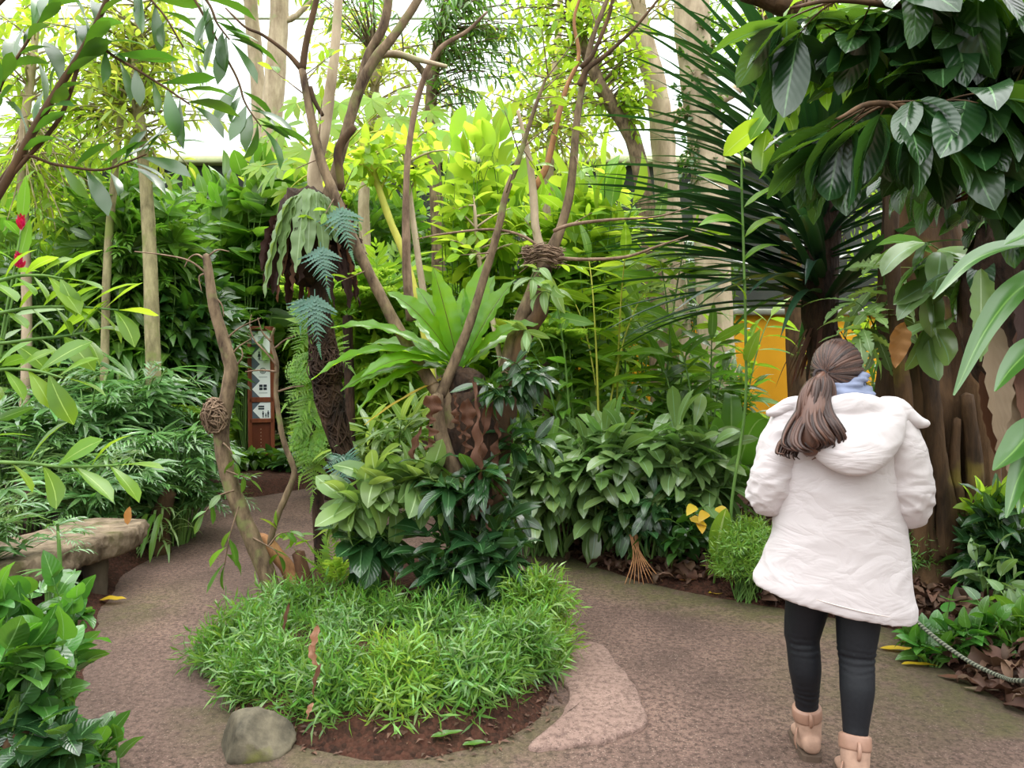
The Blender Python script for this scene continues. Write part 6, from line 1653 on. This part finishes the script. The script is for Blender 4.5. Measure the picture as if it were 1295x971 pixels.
# ------------------------------------------------------------------ the large-leaved tree hanging over the right corner
t = thing('large_leaved_tree', 'large glossy dark leaves hanging over the upper right corner', 'tree', np.array([PX(1440, 3.4), 3.4, 0.0]))
limb(t, pp([(1440, 960), (1430, 600), (1420, 300), (1400, 60), (1390, -120)], 3.4), [.12, .11, .10, .09, .08], B_dark, 'trunk', 12, 5, .15)
arms = [[(1420, 330), (1360, 230), (1290, 180), (1200, 150), (1110, 130), (1060, 150)], [(1410, 150), (1340, 70), (1250, 30), (1150, 10), (1060, 0), (1000, 10)], [(1425, 420), (1380, 330), (1310, 280), (1240, 250), (1190, 260)], [(1400, 100), (1330, 20), (1240, -20), (1130, -40)], [(1405, 150), (1330, 130), (1240, 100), (1160, 80), (1090, 60)]]
lb, st, fo = LB(T_big), MB(), MB(); starts = []
for k, q in enumerate(arms):
    pts = pp([(x, y, 3.4 - .12 * i + .1 * k) for i, (x, y) in enumerate(q)], 3.4); limb(t, pts, [.03, .025, .02, .012, .006], B_dark, 'branch', 7, 6, .1, k)
    starts += list(smooth_path(pts, 6)[8:])
for cx, cy_, rx, ry, Y, n_ in ((1235, 45, 110, 50, 3.1, 30), (1120, 30, 70, 40, 3.2, 15), (1190, 150, 80, 40, 2.95, 15), (1070, 160, 50, 36, 3.2, 9), (1260, 190, 60, 70, 3.1, 20), (1030, 40, 50, 40, 3.3, 8), (1270, 110, 50, 60, 3.3, 16), (1140, 110, 70, 40, 3.5, 10)):
    s_ = Y / F_PX; crown(lb, st, starts, P(cx, cy_, Y), (rx * s_, .3, ry * s_), int(n_ * .85), 4, .31, shell=.2, r0=.006, lift=.1, start=.7, spread=.7, fwd=.45, droop=.75, upj=.25, jit=.3)
lb.into(fo); st.build('twigs', B_dark, t); fo.build('foliage', L_dark, t)
t = thing('large_leaved_tree', 'bright backlit large leaves at the top left of the dark overhanging leaves', 'tree', np.array([PX(1455, 3.9), 3.9, 0.0]))
limb(t, pp([(1455, 900), (1440, 300), (1400, -60), (1250, -120), (1100, -70), (1010, -20)], 3.9), [.08, .07, .05, .035, .02, .01], B_dark, 'trunk', 9, 6, .15)
lb, st, fo = LB(T_big), MB(), MB(); starts = pp([(1010, -20), (1060, -50), (1100, -70), (1030, -30)], 3.9)
for cx, cy_, n_ in ((1025, 30, 6), (1060, 45, 6), (1000, 140, 2), (1015, 60, 4), (1085, 20, 5)): crown(lb, st, starts, P(cx, cy_, 3.8), (.14, .2, .12), n_, 3, .26, shell=.2, r0=.006, start=.75, spread=.7, fwd=.5, droop=.7)
lb.into(fo); st.build('twigs', B_dark, t); fo.build('foliage', L_bright, t)

# philodendron on the trunk: silver and yellow leaves
t = climber('trunk_philodendron', 'silver-green leaves drooping from a climber on the fluted trunk', [(1170, 350, 34, 20, 5), (1195, 325, 26, 24, 3), (1185, 400, 20, 20, 2)], 4.2, .30, T_big, L_silver, 3, droop=.8)
t = climber('trunk_philodendron', 'dark broad leaves hanging against the upper fluted trunk', [(1240, 330, 30, 36, 3), (1180, 215, 40, 24, 4), (1262, 250, 34, 40, 6)], 3.9, .26, T_big, L_dark, 3, droop=1.0)
t = climber('trunk_philodendron', 'feathery lobed light leaves between the spiky palm and the fluted trunk', [(1105, 400, 30, 30, 5), (1120, 350, 26, 30, 4), (1085, 425, 16, 24, 3)], 5.0, .34, [leaf(w_lance, .30, 18, 2, .1, d, lobes=8) for d in (.5, .9)], L_pale, 2, droop=.8)
mb = MB(); c0 = P(1143, 408, 4.1); strap(mb, c0, (-.25, -.2, -.6), .26, .11, 1.2, w_lance, 16, 4, .3, .12, 4, .4, up=(0, -1, .2)); solo(mb, 'yellow_leaf', L_tan, 'withered orange-yellow leaf hanging from the climber on the fluted trunk', 'leaf', c0)

# staghorn fern with papery brown leaves
t = thing('staghorn_fern', 'staghorn fern with one pale green frond and hanging papery brown leaves', 'fern', P(1262, 335, 3.6))
c0 = P(1265, 330, 3.7); core = MB(); ellipsoid(core, c0 + [.08, .1, -.2], (.20, .16, .42), 18, 14, fn=lambda d: 1 + .2 * mnoise.noise(Vector(d * 3))); core.build('root_ball', B_root, t)
for x, y, L, W, mt, nm in ((1240, 340, .42, .13, L_pale, 'frond'), (1252, 400, .62, .15, L_grey, 'dead_frond'), (1270, 440, .60, .16, L_grey, 'dead_frond'), (1285, 420, .66, .16, L_brown, 'dead_frond'), (1300, 470, .45, .14, L_grey, 'dead_frond'), (1240, 470, .42, .10, L_brown, 'dead_frond'), (1278, 500, .3, .13, L_grey, 'dead_frond'), (1290, 350, .5, .14, L_brownd, 'dead_frond')):
    mb = MB(); strap(mb, P(x, y, 3.35), (R.uniform(-.2, .1), -.3, -.4), L, W, 2.2, w_lance, 18, 4, .35, .07, 7, R.uniform(-.5, .5), up=(0, -1, .3), stiff=.5); mb.build(nm, mt, t)

# strap-leaved plant at the right edge
t = thing('crinum_plant', 'big green strap leaves arching in from the right edge', 'plant', np.array([PX(1420, 2.5), 2.5, ground_z(PX(1420, 2.5), 2.5)]))
st = MB(); tube(st, pp([(1420, 1090), (1415, 850), (1406, 640), (1404, 520), (1403, 400)], 2.5), [.04, .032, .028, .024, .008], 10, 4, .15); st.build('stem', B_root, t)
for i in range(9):
    mb = MB(); strap(mb, P(1404, R.uniform(400, 600), 2.5), (R.uniform(.1, 1), R.uniform(-.6, .9), R.uniform(.3, 1)), R.uniform(.5, .75), R.uniform(.07, .09), 1.5, w_strap, 16, 4, .35, stiff=1.2); mb.build('strap_leaf', L_crin, t)
def arc(mb, pts, W, mat, nm='strap_leaf', tw=.5):
    p_ = smooth_path(pts, 6); m = len(p_); tt = np.linspace(0, 1, m); w_ = np.clip(tt * 4 + .5, 0, 1) * np.clip((1 - tt) * 2.6, .02, 1) ** .7 * W / 2; V, uv = [], []; tg = np.gradient(p_, axis=0)
    for i in range(m):
        d = nrm(tg[i]); s_ = nrm(np.cross(d, [0, -tw, 1.0])); nn = np.cross(s_, d)
        for q in np.linspace(-1, 1, 5): V.append(p_[i] + s_ * q * w_[i] * .92 + nn * abs(q) * w_[i] * .4); uv.append((tt[i], (q + 1) / 2))
    mb.add(np.array(V), np.array([[i * 5 + j, (i + 1) * 5 + j, (i + 1) * 5 + j + 1, i * 5 + j + 1] for i in range(m - 1) for j in range(4)]), uv)
    return mb.build(nm, mat, t)
for q, W in (([(1405, 400), (1340, 350), (1290, 365), (1245, 420), (1206, 500)], .085), ([(1405, 480), (1360, 430), (1310, 440), (1280, 465), (1258, 495)], .085), ([(1405, 420), (1360, 320), (1290, 312), (1230, 330), (1180, 378)], .07),
             ([(1405, 600), (1360, 540), (1310, 545), (1278, 575), (1256, 595)], .10), ([(1405, 620), (1370, 560), (1320, 560), (1290, 600), (1272, 655)], .09), ([(1400, 560), (1350, 500), (1305, 560), (1292, 610), (1288, 650)], .07), ([(1405, 430), (1380, 340), (1330, 280), (1290, 300), (1270, 310)], .07)):
    arc(MB(), pp([(x, y, 2.5 - .1 * i) for i, (x, y) in enumerate(q)], 2.5), W, L_crin)

# bushes and creepers on the right bed
bushpx('broadleaf_bush', 'dark glossy bush at the right edge below the strap leaves', 'shrub', 1280, 690, 56, 64, 4.6, 80, 7, 44, T_bigl, L_dark, droop=.4, shell=.4)
bushpx('broadleaf_bush', 'small bright leaved sprout beside the fluted trunk roots', 'shrub', 1258, 632, 28, 18, 4.7, 12, 4, 30, T_ovate, L_lime, droop=.1)
bushpx('seedling', 'upright seedling with whorled grey-green leaves at the right', 'plant', 1258, 715, 18, 26, 4.4, 5, 4, 40, T_bigl, L_silver, droop=.1, stems=1, srad=.01)
for lab, cx, cy_, rx, ry, Y, tips, mt in (('creeping plant with round leaves beside the rope, nearest the jacket hem', 1185, 806, 42, 8, 4.05, 30, L_near), ('creeping plant with round leaves under the middle of the rope', 1240, 812, 40, 8, 3.95, 30, L_near), ('creeping plant with round leaves at the right edge by the rope', 1295, 816, 36, 9, 3.9, 26, L_deep)):
    bushpx('creeping_plant', lab, 'plant', cx, cy_, rx, ry, Y, tips, 3, 27, T_heart, L_mid if mt is L_deep else L_near, droop=.2, shell=.3, lift=.04)

# ------------------------------------------------------------------ leaf litter and single fallen leaves
fo = MB(); lb = LB(variants(5, wf=w_ovate, W=.55, nseg=6, ncol=2, fold=.6, droop=1.6, wave=.10) + variants(3, wf=w_lance, W=.35, nseg=6, ncol=2, fold=.7, droop=1.9, wave=.08))
for i in range(5200):
    x, y = R.uniform(1.6, 4.0), R.uniform(3.2, 6.4)
    if i > 3800: x, y = R.uniform(.2, 2.6), R.uniform(5.3, 7.0)
    d = float(sdist(np.array([[x]]), np.array([[y]]), PATH)[0, 0])
    if d < .03: continue
    a = R.uniform(0, 6.28); lb.add((x, y, ground_z(x, y) + R.uniform(.01, .07)), (math.cos(a), math.sin(a), R.uniform(-.2, .5)), np.array([0, 0, 1]) + R.normal(size=3) * .6, R.uniform(.05, .17))
lb.into(fo); o = fo.build('leaf_litter', L_litter); tag(o, 'brown dry leaf litter covering the right bed', 'leaf litter', kind='stuff')
fo = MB(); lb = LB(variants(3, wf=w_lance, W=.4, nseg=2, ncol=2, fold=.4, droop=.8))
for i in range(1600):
    a = R.uniform(0, 6.28); rr = R.uniform(.8, 1.0); k_ = R.integers(0, len(ISLE)); q = ISLE[k_] * (1 - .12 * R.random()) + ISLE.mean(0) * .12 * R.random() + R.normal(size=2) * .06
    if i % 3 == 0: q = np.array([R.uniform(-3.6, 3.5), R.uniform(3, 9)])
    if sdist(np.array([[q[0]]]), np.array([[q[1]]]), PATH)[0, 0] < .0 and sdist(np.array([[q[0]]]), np.array([[q[1]]]), ISLE)[0, 0] > 0: continue
    lb.add((q[0], q[1], ground_z(*q) + .006), (math.cos(a), math.sin(a), .1), (0, 0, 1), R.uniform(.012, .05))
lb.into(fo); tag(fo.build('bark_chips', L_litter), 'small bark chips and crumbs on the bare soil', 'bark chips', kind='stuff')
def fallen(label, px, py, L, W, mat, a, name='fallen_leaf', z=.012, wave=.05):
    g = G(px, py); mb = MB(); zz = ground_z(g[0], g[1]) + z
    strap(mb, (g[0], g[1], zz), (math.cos(a), math.sin(a), .06), L, W, .12, w_ovate, 10, 4, .25, wave, 2, .2)
    return solo(mb, name, mat, label, 'leaf', (g[0], g[1], zz - .005))
fallen('yellow leaf lying on the path in front of the bench', 126, 764, .17, .07, L_yellow, .1)
fallen('long tan leaf lying at the bed edge below the yellowing plant', 858, 742, .30, .10, L_tan, .15)
fallen('yellow fallen leaf at the bed edge under the fine feathery shrub', 896, 752, .15, .07, L_yellow, -.1)
fallen('brown curled leaf at the bed edge right of the yellow fallen leaf', 918, 756, .16, .10, L_brown, .3)
fallen('tan leaf on the soil at the far path bend below the pale bush', 676, 684, .26, .14, L_tan, .2)
fallen('yellow strap leaf on the path just right of the leggings', 1112, 822, .24, .05, L_yellow, -.25)
fallen('second thinner yellow leaf on the path below the strap one', 1140, 842, .18, .035, L_yellow, -.15)
fallen('long curved dry brown leaf across the right path edge', 1186, 856, .40, .05, L_brown, -.75, wave=.1)
fallen('pale dry strip on the soil at the right path edge', 1215, 872, .30, .035, L_grey, -.35, wave=.1)
fallen('large crumpled brown leaf on the right bed by the seedling', 1200, 770, .36, .24, L_brown, .2, z=.05, wave=.14)
fallen('large curled grey-brown leaf at the fluted trunk roots', 1180, 705, .28, .18, L_brown, 1.2, z=.06, wave=.14)
fallen('green fallen leaf on the soil at the front of the island', 545, 950, .14, .04, L_mid, .4, z=.02)
fallen('second green fallen leaf on the island soil, pointing right', 585, 948, .12, .035, L_mid, .2, z=.02)
fallen('heart-shaped pale leaf on the dark bed under the broad bush', 828, 722, .10, .08, L_pale, .6, z=.04)
fallen('orange dry leaf standing on the end of the bench slab', 158, 0, .1, .1, L_tan, 0) if False else None
mb = MB(); c0 = np.array([PX(158, 5.35), 5.35, .452]); strap(mb, c0, (.15, -.05, 1), .13, .06, .3, w_ellip, 8, 4, .4, .05, 2, up=(0, -1, .1)); solo(mb, 'dry_leaf', L_tan, 'orange-tan dry leaf standing upright on the far end of the bench', 'leaf', c0)
